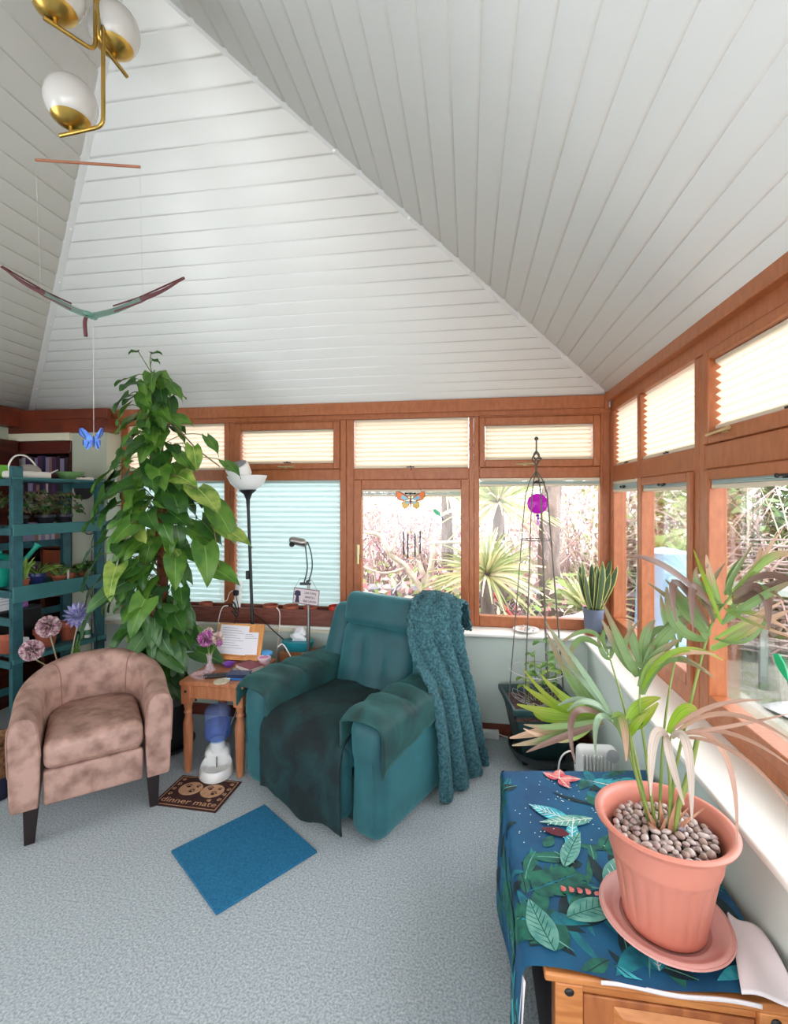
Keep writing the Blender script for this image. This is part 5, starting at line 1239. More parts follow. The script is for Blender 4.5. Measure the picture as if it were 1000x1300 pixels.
FP = [sheer('flower_magenta', (196, 104, 178), .3), sheer('flower_pink', (226, 158, 206), .3)]; FW = [sheer('flower_cream', (244, 232, 224), .3), sheer('flower_blush', (236, 200, 196), .3)]
fw = thing('flower_spray', 'pink and cream artificial flowers standing in the small glass vase', 'flowers', (-1.615, 2.815, TZ + .012))
for c, R, mm, nm in (((-.018, -.012, .205), .048, FP, 'pink_flower'), ((.048, .01, .205), .036, FW, 'cream_flower'), ((-.03, .04, .222), .034, FW, 'cream_flower'), ((.075, -.015, .18), .018, FP, 'pink_flower')):
    g = G(); pompom(g, c, R, 60, .016 * R / .045, 2, 3, .9); f = g.build(nm, mm, fw, solid=.0006)
    g = G(); g.tube(smoothpath([(0, 0, .0), (c[0] * .2, c[1] * .2, .10), c], 5), .002, 5); g.build('stem', STEMG, f)
def book(loc, rz, d, label, cov, pg, nm='book', cat='book'):
    t = thing(nm, label, cat, loc, rz); x, y, z = d
    g = G(); g.box(-x / 2, x / 2, -y / 2, y / 2, 0, .003); g.box(-x / 2, x / 2, -y / 2, y / 2, z - .003, z); g.box(-x / 2, -x / 2 + .003, -y / 2, y / 2, .003, z - .003); g.build('cover', cov, t, bevel=.001)
    g = G(); g.box(-x / 2 + .004, x / 2 - .004, -y / 2 + .004, y / 2 - .004, .0032, z - .0032); g.build('pages', pg, t, smooth=False); return t
PGS = mat('page_edges', (226, 214, 204), .8)
book((-1.39, 2.905, TZ + .0005), math.radians(-28), (.15, .11, .030), 'maroon covered notebook on the side table in front of the book stand', mat('maroon_cover', (132, 42, 58), .5), PGS)
book((-1.395, 2.775, TZ + .0005), math.radians(6), (.135, .075, .024), 'navy blue notebook at the right front of the side table', mat('navy_cover', (52, 62, 100), .5), mat('navy_page_edges', (44, 50, 80), .8))
ph_ = thing('remote_control', 'black remote control lying on the side table by the vase', 'remote', (-1.525, 2.745, TZ), math.radians(22))
g = G(); g.rbox((0, 0, .010), (.155, .048, .018), .008, 4); g.build('body', BLACK, ph_)
for k in range(8): g = G(); g.lathe([(0, 0), (.004, 0), (.004, .002), (0, .0025)], 10, (-.06 + .03 * (k // 2), -.01 + .02 * (k % 2), .0185)); g.build('button', DGREY, ph_)
pe = thing('pen', 'blue and white ballpoint pen in front of the navy notebook', 'pen', (-1.40, 2.712, TZ + .006), math.radians(4), rot=(0, 0, math.radians(4)))
g = G(); g.M = Matrix.Rotation(math.pi / 2, 4, 'Y'); g.lathe([(.0052, -.02), (.0058, .06), (.005, .065), (0, .066)], 14); g.build('barrel', mat('pen_blue', (30, 112, 190), .4), pe)
g = G(); g.M = Matrix.Rotation(math.pi / 2, 4, 'Y'); g.lathe([(0, -.078), (.002, -.076), (.0055, -.06), (.0055, -.0205), (0, -.0205)], 14); g.build('cap', WHITEP, pe)
cs_ = thing('coaster', 'round cream ceramic coaster at the front edge of the side table', 'coaster', (-1.455, 2.672, TZ))
g = G(); g.lathe([(0, 0), (.044, 0), (.047, .003), (.047, .007), (.044, .010), (0, .010)], 32); g.build('disc', mat('stone_coaster', (204, 192, 168), .6, c2=(178, 164, 140), scale=60), cs_)
bw = thing('purple_bowl', 'small purple bowl on the side table behind the remote', 'bowl', (-1.545, 2.925, TZ))
g = G(); g.lathe([(0, 0), (.02, 0), (.038, .018), (.042, .026), (.038, .026), (.02, .005), (0, .005)], 24); g.build('bowl', mat('purple_ceramic', (116, 62, 158), .35), bw)
md = thing('medal', 'small round silver tin lying on the side table beside the maroon notebook', 'tin', (-1.475, 2.885, TZ)); g = G(); g.lathe([(0, 0), (.024, 0), (.026, .004), (.022, .010), (0, .010)], 24); g.build('body', CHROME, md); md.name = 'round_tin'
pk_ = thing('pink_tub', 'pink and white plastic tub at the back right of the side table', 'tub', (-1.345, 3.02, TZ))
g = G(); g.lathe([(0, 0), (.036, 0), (.040, .03), (.042, .032), (.042, .044), (.036, .044), (.034, .04), (0, .04)], 28); g.build('tub', mat('pale_pink_plastic', (236, 206, 216), .4), pk_)
g = G(); g.lathe([(.0, .0415), (.030, .0415), (0, .0425)], 24); g.build('contents', mat('pink_cream', (214, 120, 160), .5), pk_)
bc = thing('blue_cap', 'rounded blue lidded tub next to the pink tub on side table', 'tub', (-1.355, 3.085, TZ)); bc.name = 'blue_tub'
g = G(); g.lathe([(0, 0), (.03, 0), (.032, .03), (.0, .03)], 24); g.build('tub', WHITEP, bc); g = G(); g.ball((0, 0, .046), (.045, .034, .024), 20, 12); g.build('lid', mat('sky_blue_lid', (70, 150, 206), .3), bc)
tb = thing('tissue_box', 'turquoise oval tissue dispenser on the wooden stool', 'tissue box', (-1.215, 3.315, .5655), math.radians(4))
g = G(); n = 32; prof = [(.78, 0), (.80, .004), (1.0, .06), (1.0, .066), (.9, .067), (0, .062)]
vs2 = []; 
for s_, z in prof:
    for j in range(n):
        a = 2 * math.pi * j / n; vs2.append((.115 * s_ * math.copysign(abs(math.cos(a)) ** .7, math.cos(a)), .062 * s_ * math.copysign(abs(math.sin(a)) ** .7, math.sin(a)), z))
g.add(vs2, [(i * n + j, i * n + (j + 1) % n, (i + 1) * n + (j + 1) % n, (i + 1) * n + j) for i in range(len(prof) - 1) for j in range(n)] + [tuple(range(n))[::-1]])
g.build('box', mat('turquoise_plastic', (28, 142, 158), .4), tb)
g = G(); rnd = random.Random(2)
g.grid(lambda u, v: Vector(((u - .5) * .10 * (1 + .5 * v * (1 - v)) + .01 * math.sin(9 * v), .028 * math.sin(u * 8 + 2) * v + .006 * math.sin(14 * v + 3 * u), .062 + .105 * v * (1 - .8 * (u - .5) ** 2 * (1 + v)) )), 16, 12)
ts = g.build('tissue', mat('tissue_white', (244, 242, 244), .8), tb, solid=.001)

# ================================================================ PET WATERER under the table
pw = thing('pet_waterer', 'pet water dispenser with blue bottle and white bowl base under the table', 'pet dispenser', (-1.52, 2.735, 0), math.radians(25))
g = G(); n = 40
def bowl_r(a): return .098 + .012 * math.cos(2 * a)
vs2 = []; prof = [(.92, 0), (1.0, .01), (.96, .05), (.90, .062), (.84, .058), (.74, .02), (0, .016)]
for s_, z in prof:
    for j in range(n): a = 2 * math.pi * j / n; vs2.append((s_ * .098 * math.cos(a) - .0, s_ * .115 * math.sin(a) - .055, z + (.02 * max(0, math.sin(a)) if .03 < z else 0)))
g.add(vs2, [(i * n + j, i * n + (j + 1) % n, (i + 1) * n + (j + 1) % n, (i + 1) * n + j) for i in range(len(prof) - 1) for j in range(n)] + [tuple(range(n))[::-1]])
g.build('bowl', WHITEP, pw, angle=60)
g = G(); g.rbox((0, .055, .06), (.15, .12, .12), .035, 5); g.lathe([(0, .10), (.055, .10), (.045, .14), (.040, .165), (0, .165)], 28, (0, .045, 0)); g.build('stand', WHITEP, pw)
BLG = milky('blue_water_bottle', (164, 182, 240), .80)
g = G(); g.lathe([(.0, .150), (.038, .152), (.062, .168), (.076, .185), (.079, .20), (.074, .205), (.079, .212), (.079, .245), (.074, .252), (.079, .26), (.079, .30), (.074, .306), (.079, .313), (.078, .335), (.066, .362), (.04, .376), (0, .379)], 36, (0, .045, 0)); g.build('bottle', BLG, pw)
g = G(); g.lathe([(.0, .157), (.036, .158), (.060, .172), (.073, .19), (.073, .272), (0, .272)], 30, (0, .045, 0)); g.build('water', milky('bottle_water', (140, 160, 230), .78), pw)
g = G(); g.tube([(0, -.025, .09), (0, -.028, .03)], .003, 6); g.build('spout', DGREY, pw)

# ================================================================ behind the chest
ht = thing('convector_heater', 'white ribbed convector heater on the floor behind the chest', 'heater', (.655, 2.62, 0), math.radians(4))
g = G(); g.rbox((0, 0, .20), (.20, .10, .34), .03, 4); g.build('body', WHITEP, ht)
for k in range(9): g = G(); g.rbox((-.085 + .018 * k, -.055, .21), (.009, .016, .28), .004, 2); g.build('fin', WHITEP, ht)
for x in (-.07, .07): g = G(); g.box(x - .012, x + .012, -.07, .07, 0, .035); g.build('foot', DGREY, ht, bevel=.003)
g = G(); g.M = Matrix.Translation((.06, -.05, .35)) @ Matrix.Rotation(math.radians(70), 4, 'X'); g.lathe([(0, 0), (.03, 0), (.03, .012), (0, .014)], 24); g.build('dial', mat('heater_grey', (176, 178, 184), .4), ht)
g = G(); g.tube(smoothpath([(.52, 2.56, .006), (.46, 2.5, .012), (.43, 2.42, .20), (.42, 2.36, .40), (.45, 2.34, .47), (.49, 2.36, .44), (.50, 2.42, .2), (.5, 2.5, .01)], 6), .004, 6); tag(g.build('power_cable', CABLEW), 'white cable looping up behind the back edge of the chest', 'cable')
sk = thing('wall_socket', 'small white socket box by the skirting right of the blanket', 'socket', (.145, 3.385, 0))
g = G(); g.rbox((0, 0, .028), (.12, .05, .05), .006, 3); g.build('box', WHITEP, sk); g = G(); g.tube(smoothpath([(.06, 0, .03), (.12, -.01, .02), (.25, -.02, .006), (.35, .0, .006)], 5), .004, 6); g.build('cable', CABLEW, sk)
# ================================================================ TEAL SHELF UNIT (local x along its front, y to its back)
TEAL = mat('teal_painted_wood', (40, 92, 98), .55, c2=(28, 70, 78), scale=6, stretch=(2, 2, 2), bump=.0008, bscale=30)
TEALD = mat('teal_painted_wood_worn', (46, 98, 100), .55, c2=(60, 116, 118), scale=4, lo=.4, hi=.8)
SX, SY, SR = -2.80, 2.585, math.radians(77.5)
sh = thing('shelving_unit', 'teal painted wooden plant shelving unit with four open shelves', 'shelf', (SX, SY, 0), SR)
SW, SD = .620, .40
for x0 in (0, SW - .062):
    for y0 in (.0, SD - .038):
        g = G(); g.box(x0, x0 + .062, y0, y0 + .036, 0, 1.858 if x0 == 0 else 1.80); g.build('upright', TEAL, sh, bevel=.003)
LV = (.645, 1.085, 1.475, 1.785); FH = (.035, .105, .078, .022)
for z, fh in zip(LV, FH):
    g = G()
    for k in range(4): g.box(.064, SW - .064, .04 + k * .083, .04 + k * .083 + .075, z - .018, z)
    g.build('shelf_board', TEAL, sh, bevel=.002)
    g = G(); g.box(-.004, SW + .004, -.016, -.001, z + (.012 if fh > .05 else 0) - fh + .012, z + .018 if fh > .05 else z + .004); g.build('front_rail', TEALD, sh, bevel=.003)
    for x0 in (-.014, SW):
        g = G(); g.box(x0, x0 + .014, .0, SD, z - .05, z - .005); g.build('side_rail', TEAL, sh, bevel=.002)
for z in (.30, .80, 1.30):
    g = G(); g.box(0, SW, SD, SD + .014, z, z + .05); g.build('back_rail', TEAL, sh, bevel=.002)
for z in (1.22, .86):
    g = G(); g.box(-.014, .0, .0, SD, z, z + .05); g.build('side_rail', TEAL, sh, bevel=.002)
def sl(x, y, z): 
    c, s = math.cos(SR), math.sin(SR); return (SX + c * x - s * y, SY + s * x + c * y, z + .0005)
# top: watering can, crate, bowl, cloth
wcn = thing('watering_can', 'small white metal watering can with arched handle on top of shelf', 'watering can', sl(.165, .13, 1.785), SR + math.radians(8))
WCM = mat('enamel_white', (222, 216, 208), .35); WCG = mat('grey_enamel', (150, 142, 136), .4)
g = G(); g.rbox((.0, .0, .025), (.25, .13, .05), .018, 4); g.build('body', WCM, wcn)
g = G(); g.ball((.03, .02, .05), (.072, .06, .05), 22, 12); g.build('dome', WCG, wcn)
g = G(); g.tube(smoothpath([(-.115, .0, .04), (-.12, .0, .09), (-.08, .0, .145), (-.01, .0, .15), (.05, .0, .10), (.065, .0, .05)], 6), .0055, 8); g.build('handle', WCM, wcn)
g = G(); g.tube([(.12, .0, .025), (.24, .02, .075)], [.008, .004], 8); g.build('spout', WCM, wcn)
cr = thing('plastic_crate', 'bright green plastic crate on top of shelf at left photo edge', 'crate', sl(.02, .30, 1.785), SR)
g = G(); g.rbox((0, 0, .045), (.20, .16, .09), .012, 3); g.build('box', mat('lime_plastic', (112, 184, 66), .45), cr)
gb = thing('green_bowl', 'pale green bowl on far end of the top shelf', 'bowl', sl(.47, .16, 1.785), SR)
g = G(); g.lathe([(0, 0), (.05, 0), (.085, .05), (.09, .062), (.085, .062), (.05, .008), (0, .008)], 28); g.build('bowl', mat('sage_plastic', (112, 152, 96), .5), gb)
sc_ = thing('crumpled_cloth', 'small crumpled white cloth on far end of the top shelf', 'cloth', sl(.50, .045, 1.785), SR)
g = G(); g.rbox((0, 0, .012), (.11, .05, .022), .010, 4, fn=lambda q: (q.x, q.y, q.z * (1 + .6 * math.sin(q.x * 60) * math.cos(q.y * 50)))); g.build('folds', mat('off_white_cotton', (222, 212, 206), .8), sc_)
# seedlings
def potted(loc, label, r, h, pm, leafm, n, L, spread, seed, nm='potted_plant', grass=False, up=.6):
    t = clay(loc, label, r, h, pm, cat='plant', nm=nm); rnd = random.Random(seed); g = G()
    for k in range(n):
        a = rnd.uniform(0, 6.28); rr = rnd.uniform(0, r * .6); b = Vector((rr * math.cos(a), rr * math.sin(a), h * .85))
        g.cur = k % len(leafm)
        if grass: ribbon(g, bez(b, b + Vector((math.cos(a) * spread * .3, math.sin(a) * spread * .3, L * .7)), b + Vector((math.cos(a) * spread, math.sin(a) * spread, L * rnd.uniform(.6, 1.1))), 6), .006, (.5, -.8, .3), .3)
        else:
            tip = b + Vector((math.cos(a) * spread * rnd.uniform(.2, 1), math.sin(a) * spread * rnd.uniform(.2, 1), L * rnd.uniform(.3, 1.2)))
            heart(g, tip, Vector((math.cos(a), math.sin(a), -.3)), Vector((.3, -.4, 1)), rnd.uniform(.04, .065), rnd.uniform(.016, .026), .2, .2, 5)
    g.build('leaves', leafm, t)
    if not grass:
        g = G()
        for k in range(7): a = k * .9; g.tube([(0, 0, h * .8), (math.cos(a) * spread * .4, math.sin(a) * spread * .4, h + L * .5)], .002, 5)
        g.build('stem', STEMG, t)
    return t
DKL = [sheer('dusky_leaf', (72, 84, 48), .2), sheer('bronze_leaf', (98, 88, 62), .2), LEAFM[0]]
DKP = mat('dark_nursery_pot', (36, 34, 42), .5); NAVP = mat('navy_glazed_pot', (34, 44, 92), .35)
potted(sl(.12, .14, 1.475), 'bushy dusky green plant in dark pot, near end of second shelf', .06, .07, DKP, DKL, 46, .15, .13, 1)
potted(sl(.30, .16, 1.475), 'bushy bronze leaved plant in dark pot, middle of second shelf', .06, .07, DKP, [DKL[1], DKL[0]], 46, .14, .13, 2)
potted(sl(.42, .15, 1.475), 'straggly plant in dark pot, far end of second shelf', .055, .07, DKP, [DKL[1], DKL[2]], 22, .12, .09, 3)
potted(sl(.105, .07, 1.085), 'small clay pot of grassy shoots, near end of third shelf', .035, .05, TERRA, [LEAFM[2], LEAFM[1]], 26, .15, .06, 4, grass=True)
clay(sl(.105, .145, 1.085), 'small empty clay pot behind grassy shoots on third shelf', .03, .045)
potted(sl(.225, .12, 1.085), 'dark blue glazed pot with wispy shoots on third shelf', .052, .07, NAVP, [DKL[0], LEAFM[2]], 26, .07, .12, 5, grass=True)
potted(sl(.345, .09, 1.085), 'shallow clay pan of seedlings on third shelf with white label', .048, .04, TERRA, [LEAFM[2], DKL[0]], 20, .05, .05, 6, grass=True)
potted(sl(.435, .10, 1.085), 'clay pot with green seedlings, second from far end of third shelf', .04, .045, TERRA, [LEAFM[1], DKL[0]], 18, .05, .04, 7)
potted(sl(.53, .10, 1.085), 'clay pot with dark seedlings, far end of third shelf', .042, .045, TERRA, [LEAFM[0], DKL[0]], 22, .06, .045, 8)
lb = thing('plant_label', 'white plastic plant label standing upright on third shelf', 'label', sl(.395, .07, 1.085), SR); g = G(); g.box(-.008, .008, -.001, .001, 0, .07); g.build('stake', WHITEP, lb)
gc = thing('green_watering_can', 'turquoise plastic watering can at near end of third shelf', 'watering can', sl(.06, .27, 1.085), SR)
AQ = mat('turquoise_can', (18, 158, 136), .4)
g = G(); g.lathe([(0, 0), (.075, 0), (.085, .02), (.088, .10), (.080, .17), (.06, .20), (.055, .205), (.0, .20)], 28); g.build('body', AQ, gc)
g = G(); g.tube([(.06, -.02, .07), (.14, -.05, .15), (.20, -.07, .235)], [.020, .016, .014], 12); g.tube([(.195, -.068, .225), (.215, -.075, .255)], [.016, .024], 12); g.build('spout', AQ, gc)
g = G(); g.tube(smoothpath([(-.08, 0, .05), (-.13, 0, .10), (-.12, 0, .20), (-.04, 0, .24), (.03, 0, .215)], 5), .010, 8); g.build('handle', AQ, gc)
# lowest visible shelf
for (x, y, r, h, lab) in ((.11, .22, .075, .13, 'large clay pot at near end of the lowest visible shelf'), (.29, .14, .075, .12, 'large clay pot behind the pink pompom flowers on lowest shelf'), (.45, .15, .062, .13, 'clay pot behind blue artificial flower on lowest shelf'), (-.02, .34, .08, .15, 'orange clay pot at the left photo edge on lowest shelf')):
    clay(sl(x, y, .645), lab, r, h, TERRA if x > 0 else mat('orange_clay', (206, 96, 66), .7))
wpn = clay(sl(.085, .06, .645), 'small white square planter pot on the lowest shelf', .042, .11, WHITEP, nm='white_pot')
lb = thing('plant_label', 'white plant label standing in the large clay pot on lowest shelf', 'label', sl(.10, .17, .76), SR); g = G(); g.box(-.010, .010, -.001, .001, 0, .075); g.build('stake', WHITEP, lb)
bx_ = thing('black_box', 'black box standing at back of the lowest visible shelf', 'box', sl(.20, .31, .645), SR); g = G(); g.box(-.14, .14, -.05, .05, 0, .25); g.build('box', BLACK, bx_, bevel=.006); g = G(); g.box(-.142, .142, -.052, .052, .25, .262); g.build('lid', DGREY, bx_, bevel=.004)
cd = thing('greeting_card', 'white card with purple edge standing on top of the black box', 'card', sl(.16, .29, .9075), SR); g = G(); g.box(-.08, .07, -.002, .002, 0, .13); g.build('card', PAPER, cd, smooth=False); g = G(); g.box(.07, .105, -.0022, .0022, 0, .135); g.build('edge', mat('purple_print', (128, 54, 140), .6, c2=(190, 130, 196), scale=80), cd, smooth=False)
g = G()
for k in range(4): g.box(-.065, .03 + .01 * (k % 2), -.003, -.0022, .10 - .02 * k, .103 - .02 * k)
g.build('print', PAPERL, cd, smooth=False)
sb = thing('white_bottle', 'small white bottle with green label at far end of lowest shelf', 'bottle', sl(.53, .06, .645), SR)
g = G(); g.lathe([(0, 0), (.020, 0), (.021, .004), (.021, .07), (.010, .082), (.008, .09), (0, .09)], 20); g.build('body', WHITEP, sb); g = G(); g.lathe([(.009, .088), (.007, .10), (.002, .122), (0, .122)], 14); g.build('nozzle', WHITEP, sb); g = G(); g.lathe([(.0214, .022), (.0216, .023), (.0216, .055), (.0214, .056)], 20); g.build('label', mat('green_label', (66, 132, 96), .5), sb)
# artificial flowers stand in a tall floor vase behind the tub chair
ff = thing('floor_vase', 'dark floor vase of artificial flowers standing behind the tub chair', 'vase', (-2.545, 2.70, 0))
g = G(); g.lathe([(0, 0), (.06, 0), (.075, .05), (.07, .25), (.045, .36), (.05, .40), (.042, .40), (.036, .36), (.0, .10)], 28); g.build('vase', DGREY, ff)
DP = [sheer('dusty_pink_petal', (206, 168, 176), .15), sheer('dusty_mauve_petal', (176, 128, 142), .15), sheer('pale_petal', (226, 200, 202), .15)]; LB = [sheer('lavender_petal', (140, 138, 190), .15), sheer('pale_lavender_petal', (176, 172, 214), .15)]
def fpos(p): return (p[0] + 2.545, p[1] - 2.70, p[2])
def flower(kind, p, R, seed):
    q = fpos(p); g = G()
    if kind == 'pink':
        pompom(g, q, R, 170, .012, 3, seed, .95); f = g.build('pink_pompom', DP, ff, solid=.0006)
    else:
        for ring, (n, tl, rr) in enumerate(((16, .25, 1.0), (14, .6, .85), (11, 1.0, .65), (8, 1.5, .42))):
            for k in range(n):
                a = 2 * math.pi * (k + .5 * ring) / n; g.cur = ring % 2; d = Vector((math.cos(a), math.sin(a), tl)).normalized(); d = Vector((.5, -.75, .45)).to_track_quat('Z', 'Y') @ d
                b = Vector(q); ribbon(g, bez(b, b + d * R * rr * .6, b + d * R * rr + Vector((0, 0, .006)), 6), .016, Vector((0, -.6, 1)), .45)
        f = g.build('lavender_flower', LB, ff, solid=.0006)
    g = G(); g.tube(smoothpath([(0, 0, .2), (q[0] * .3, q[1] * .3, .55), (q[0] * .9, q[1] * .9, q[2] - .06), q], 6), .004, 6); g.build('stem', mat('flower_stalk', (168, 160, 130), .6), f)
flower('pink', (-2.560, 2.600, .868), .067, 1); flower('pink', (-2.575, 2.500, .752), .062, 2); flower('lav', (-2.455, 2.715, .905), .088, 3)
g = G()
for a, l in ((.3, .34), (.9, .40), (2.0, .36), (-.4, .33), (1.4, .42)): ribbon(g, bez((0, 0, .36), (.03 * math.cos(a), .03 * math.sin(a), .5), (.06 * math.cos(a) + .04, .06 * math.sin(a), .36 + l), 7), .012, (.6, -.8, 0), .3)
g.build('leaves', LEAFM[1:3], ff)
# wall plate, cables on the pillar
wpt = thing('wall_plate', 'round patterned plate hanging on the pillar wall above the shelf', 'plate', (-3.035, 3.424, 1.742), 0, rot=(math.radians(90), 0, 0))
g = G(); g.lathe([(0, 0), (.06, 0), (.088, .010), (.092, .014), (.086, .016), (.06, .006), (0, .006)], 36); g.build('plate', mat('brown_patterned_glaze', (214, 198, 192), .35, c2=(84, 48, 44), scale=38, lo=.45, hi=.55), wpt)
g = G(); g.lathe([(.088, .0165), (.0925, .0145), (.0925, .010)], 36); g.build('rim', mat('plate_rim', (40, 34, 40), .4), wpt)
g = G(); P = []
for i in range(40): a = i / 39 * 4 * math.pi; P.append((-3.02 + .05 * math.cos(a) + .03 * (i / 39), 3.424, 1.42 + .05 * math.sin(a)))
P += [(-2.98, 3.424, 1.30), (-2.97, 3.424, 1.0), (-2.98, 3.424, .5), (-2.97, 3.424, .02)]
g.tube(P, .0025, 5); tag(g.build('coiled_cable', DGREY), 'thin dark cable coiled on the pillar wall and hanging down behind the shelf', 'cable')
g = G(); g.tube(smoothpath([sl(.43, -.020, 1.06), sl(.46, -.024, 1.04), sl(.50, -.022, .95), sl(.52, -.020, .80), sl(.54, -.018, .66), sl(.55, -.02, .5), sl(.56, -.03, .25), sl(.56, -.04, .006)], 6), .004, 6); tag(g.build('hanging_cable', BLACK), 'black cable hanging down the front of the teal shelving unit', 'cable')

wk = thing('wicker_basket', 'brown wicker basket with navy base at left edge behind the tub chair', 'basket', (-2.635, 2.30, 0))
g = G(); g.lathe([(0, .12), (.115, .12), (.125, .22), (.135, .30), (.138, .305), (.130, .305), (.115, .14), (0, .14)], 40, fn=lambda a, i: 1 + .015 * math.sin(20 * a + 3 * i)); g.build('weave', mat('wicker_brown', (150, 106, 66), .7, c2=(96, 64, 40), scale=60, bump=.004, bscale=90), wk)
g = G(); g.lathe([(0, 0), (.11, 0), (.118, .01), (.118, .119), (0, .119)], 32); g.build('base', mat('navy_canvas', (34, 38, 66), .8), wk)
# ================================================================ BOOKCASE in the left corner
bk = thing('bookcase', 'tall dark mahogany bookcase full of books in the left corner', 'bookcase', (-3.44, 3.56, 0))
BW = .27
g = G(); g.box(-BW, BW, .15, .165, 0, 2.12); g.build('back_panel', WOODD, bk)
for x in (-BW, BW - .02): g = G(); g.box(x, x + .02, -.13, .15, 0, 2.12); g.build('side_panel', WOODD, bk, bevel=.002)
g = G(); g.box(-.02, .02, -.125, .15, 0.06, 1.27); g.build('divider', WOODD, bk, bevel=.002)
BZ = (.06, .46, .88, 1.27, 1.56, 1.85, 2.04)
for z in BZ: g = G(); g.box(-BW + .02, BW - .02, -.125, .15, z - .02, z); g.build('shelf_board', WOODD, bk, bevel=.002)
g = G(); g.box(-BW - .01, BW + .01, -.145, -.13, 2.03, 2.12); g.box(-BW - .012, BW + .012, -.16, -.145, 2.02, 2.045); g.build('cornice', mat('mahogany_cornice', (86, 30, 22), .35), bk, bevel=.004)
g = G(); g.box(.022, BW - .022, -.142, -.127, .90, 1.24); dd = g.build('door', mat('orange_cherry', (146, 74, 40), .4, c2=(122, 56, 30), scale=6, stretch=(6, 1, 1)), bk, bevel=.003); g = G(); g.ball((.05, -.15, 1.08), .010, 10, 8); g.build('knob', BRASS, dd)
cols = {'lilac': (150, 138, 172), 'dark': (52, 36, 46), 'pale': (196, 188, 196), 'tan': (150, 112, 98), 'plum': (84, 50, 86), 'navy': (36, 42, 70)}
bkp = {}
rows = {1.27: 'the row level with the shelf with twin bushy plants', 1.56: 'the tall row', 1.85: 'the top row'}
rnd = random.Random(9)
for z, rn, hmax in ((1.27, 'third row down', .20), (1.56, 'second row down', .25), (1.85, 'top row', .165), (.88, 'fourth row down', .26)):
    x = -BW + .025; xe = BW - .03 if z > 1 else -.03
    while x < xe - .03:
        w = rnd.uniform(.018, .04); c = rnd.choice(list(cols)) if z != 1.27 else rnd.choice(['pale', 'lilac', 'pale', 'tan', 'lilac']); h = hmax * rnd.uniform(.8, 1.0)
        o = thing('shelf_book', '%s spined book standing on the %s of the dark bookcase' % (c, rn), 'book', (-3.44 + x + w / 2, 3.56, z + .0005), 0, '%s books on the %s' % (c, rn))
        g = G(); g.box(-w / 2, w / 2, -.10, .06, 0, h); g.build('cover', mat('book_' + c, cols[c], .6), o, smooth=False)
        x += w + .002
# ================================================================ GARDEN outside
g = G(); g.box(-9, 1.11, 3.73, 14, -.25, -.15); g.box(1.13, 14, -4, 14, -.25, -.15)
struct(g.build('ground', mat('pale_garden_gravel', (176, 172, 162), .95, c2=(140, 146, 122), scale=5, lo=.35, hi=.7), smooth=False))
STONE = mat('grey_walling_stone', (136, 130, 134), .9, c2=(98, 92, 98), scale=6, bump=.02, bscale=18)
sw = thing('dry_stone_wall', 'low grey dry stone wall across the back garden', 'wall', (-.4, 5.9, -.15))  # a low garden wall of loose stones
g = G(); rnd = random.Random(31); z = 0
while z < .60:
    h = rnd.uniform(.09, .16); x = -2.6 + rnd.uniform(0, .2)
    while x < 2.6:
        w = rnd.uniform(.16, .42); g.cbox((x + w / 2, rnd.uniform(-.03, .03), z + h / 2), (w - .006, .34, h - .005), Euler((rnd.uniform(-.03, .03), rnd.uniform(-.04, .04), rnd.uniform(-.05, .05)))); x += w
    z += h
g.build('stones', STONE, sw, bevel=.012)
TH = [sheer('twig_pink_brown', (196, 164, 160), .15), sheer('twig_mauve', (158, 132, 140), .15), sheer('twig_cream', (224, 214, 196), .15), sheer('leaf_olive', (142, 150, 96), .3), sheer('leaf_fresh', (150, 178, 104), .3), sheer('leaf_rose', (206, 140, 146), .3)]
def thicket(name, label, x0, x1, y0, y1, h, n, nl, cols, lcols, seed, cat='shrub', kind='stuff'):
    g = G(); rnd = random.Random(seed)
    for k in range(n):
        b = Vector((rnd.uniform(x0, x1), rnd.uniform(y0, y1), -.15)); d = Vector((rnd.uniform(-.7, .7), rnd.uniform(-.5, .3), rnd.uniform(.6, 1))) * h * rnd.uniform(.5, 1)
        e = b + d; m_ = (b + e) / 2 + Vector((rnd.uniform(-.3, .3), 0, rnd.uniform(-.1, .3)))
        g.cur = rnd.choice(cols); g.tube(bez(b, m_, e, 5), [.018, .015, .012, .009, .006, .003], 4, cap=False)
        for q in range(3):
            t = rnd.uniform(.35, .95); p = b * (1 - t) ** 2 + m_ * 2 * t * (1 - t) + e * t * t; f = p + Vector((rnd.uniform(-.4, .4), rnd.uniform(-.3, .3), rnd.uniform(-.15, .4)))
            g.tube([p, (p + f) / 2 + Vector((rnd.uniform(-.06, .06), 0, .05)), f], [.006, .004, .002], 3, cap=False)
    for k in range(nl):
        p = Vector((rnd.uniform(x0, x1), rnd.uniform(y0, y1), rnd.uniform(.0, h * .95))); a = Vector((rnd.uniform(-1, 1), rnd.uniform(-1, 1), rnd.uniform(-1, 1))).normalized(); b = a.orthogonal().normalized(); s = rnd.uniform(.03, .075)
        g.cur = rnd.choice(lcols); g.add([p - a * s, p + b * s * .45, p + a * s, p - b * s * .45], [(0, 1, 2, 3)])
    o = g.build(name, TH, smooth=False); tag(o, label, cat, None, kind); return o
thicket('bare_twig_thicket', 'pinkish tangle of bare twigs and small leaves filling the back garden', -4.2, 2.3, 6.4, 8.6, 2.9, 620, 9000, [0, 1, 2, 0, 2], [2, 0, 3, 5, 2, 0], 41)
thicket('low_twig_growth', 'low pinkish twiggy growth in front of the dry stone wall', -2.6, 1.2, 4.7, 5.5, .95, 120, 1500, [0, 1, 2], [3, 0, 2, 4, 5], 44)
thicket('winter_shrubbery', 'golden and buff shrubbery beyond the corner windows', 1.4, 4.8, 5.8, 8.2, 2.9, 330, 6500, [0, 2, 2], [2, 3, 2, 4, 0], 42)
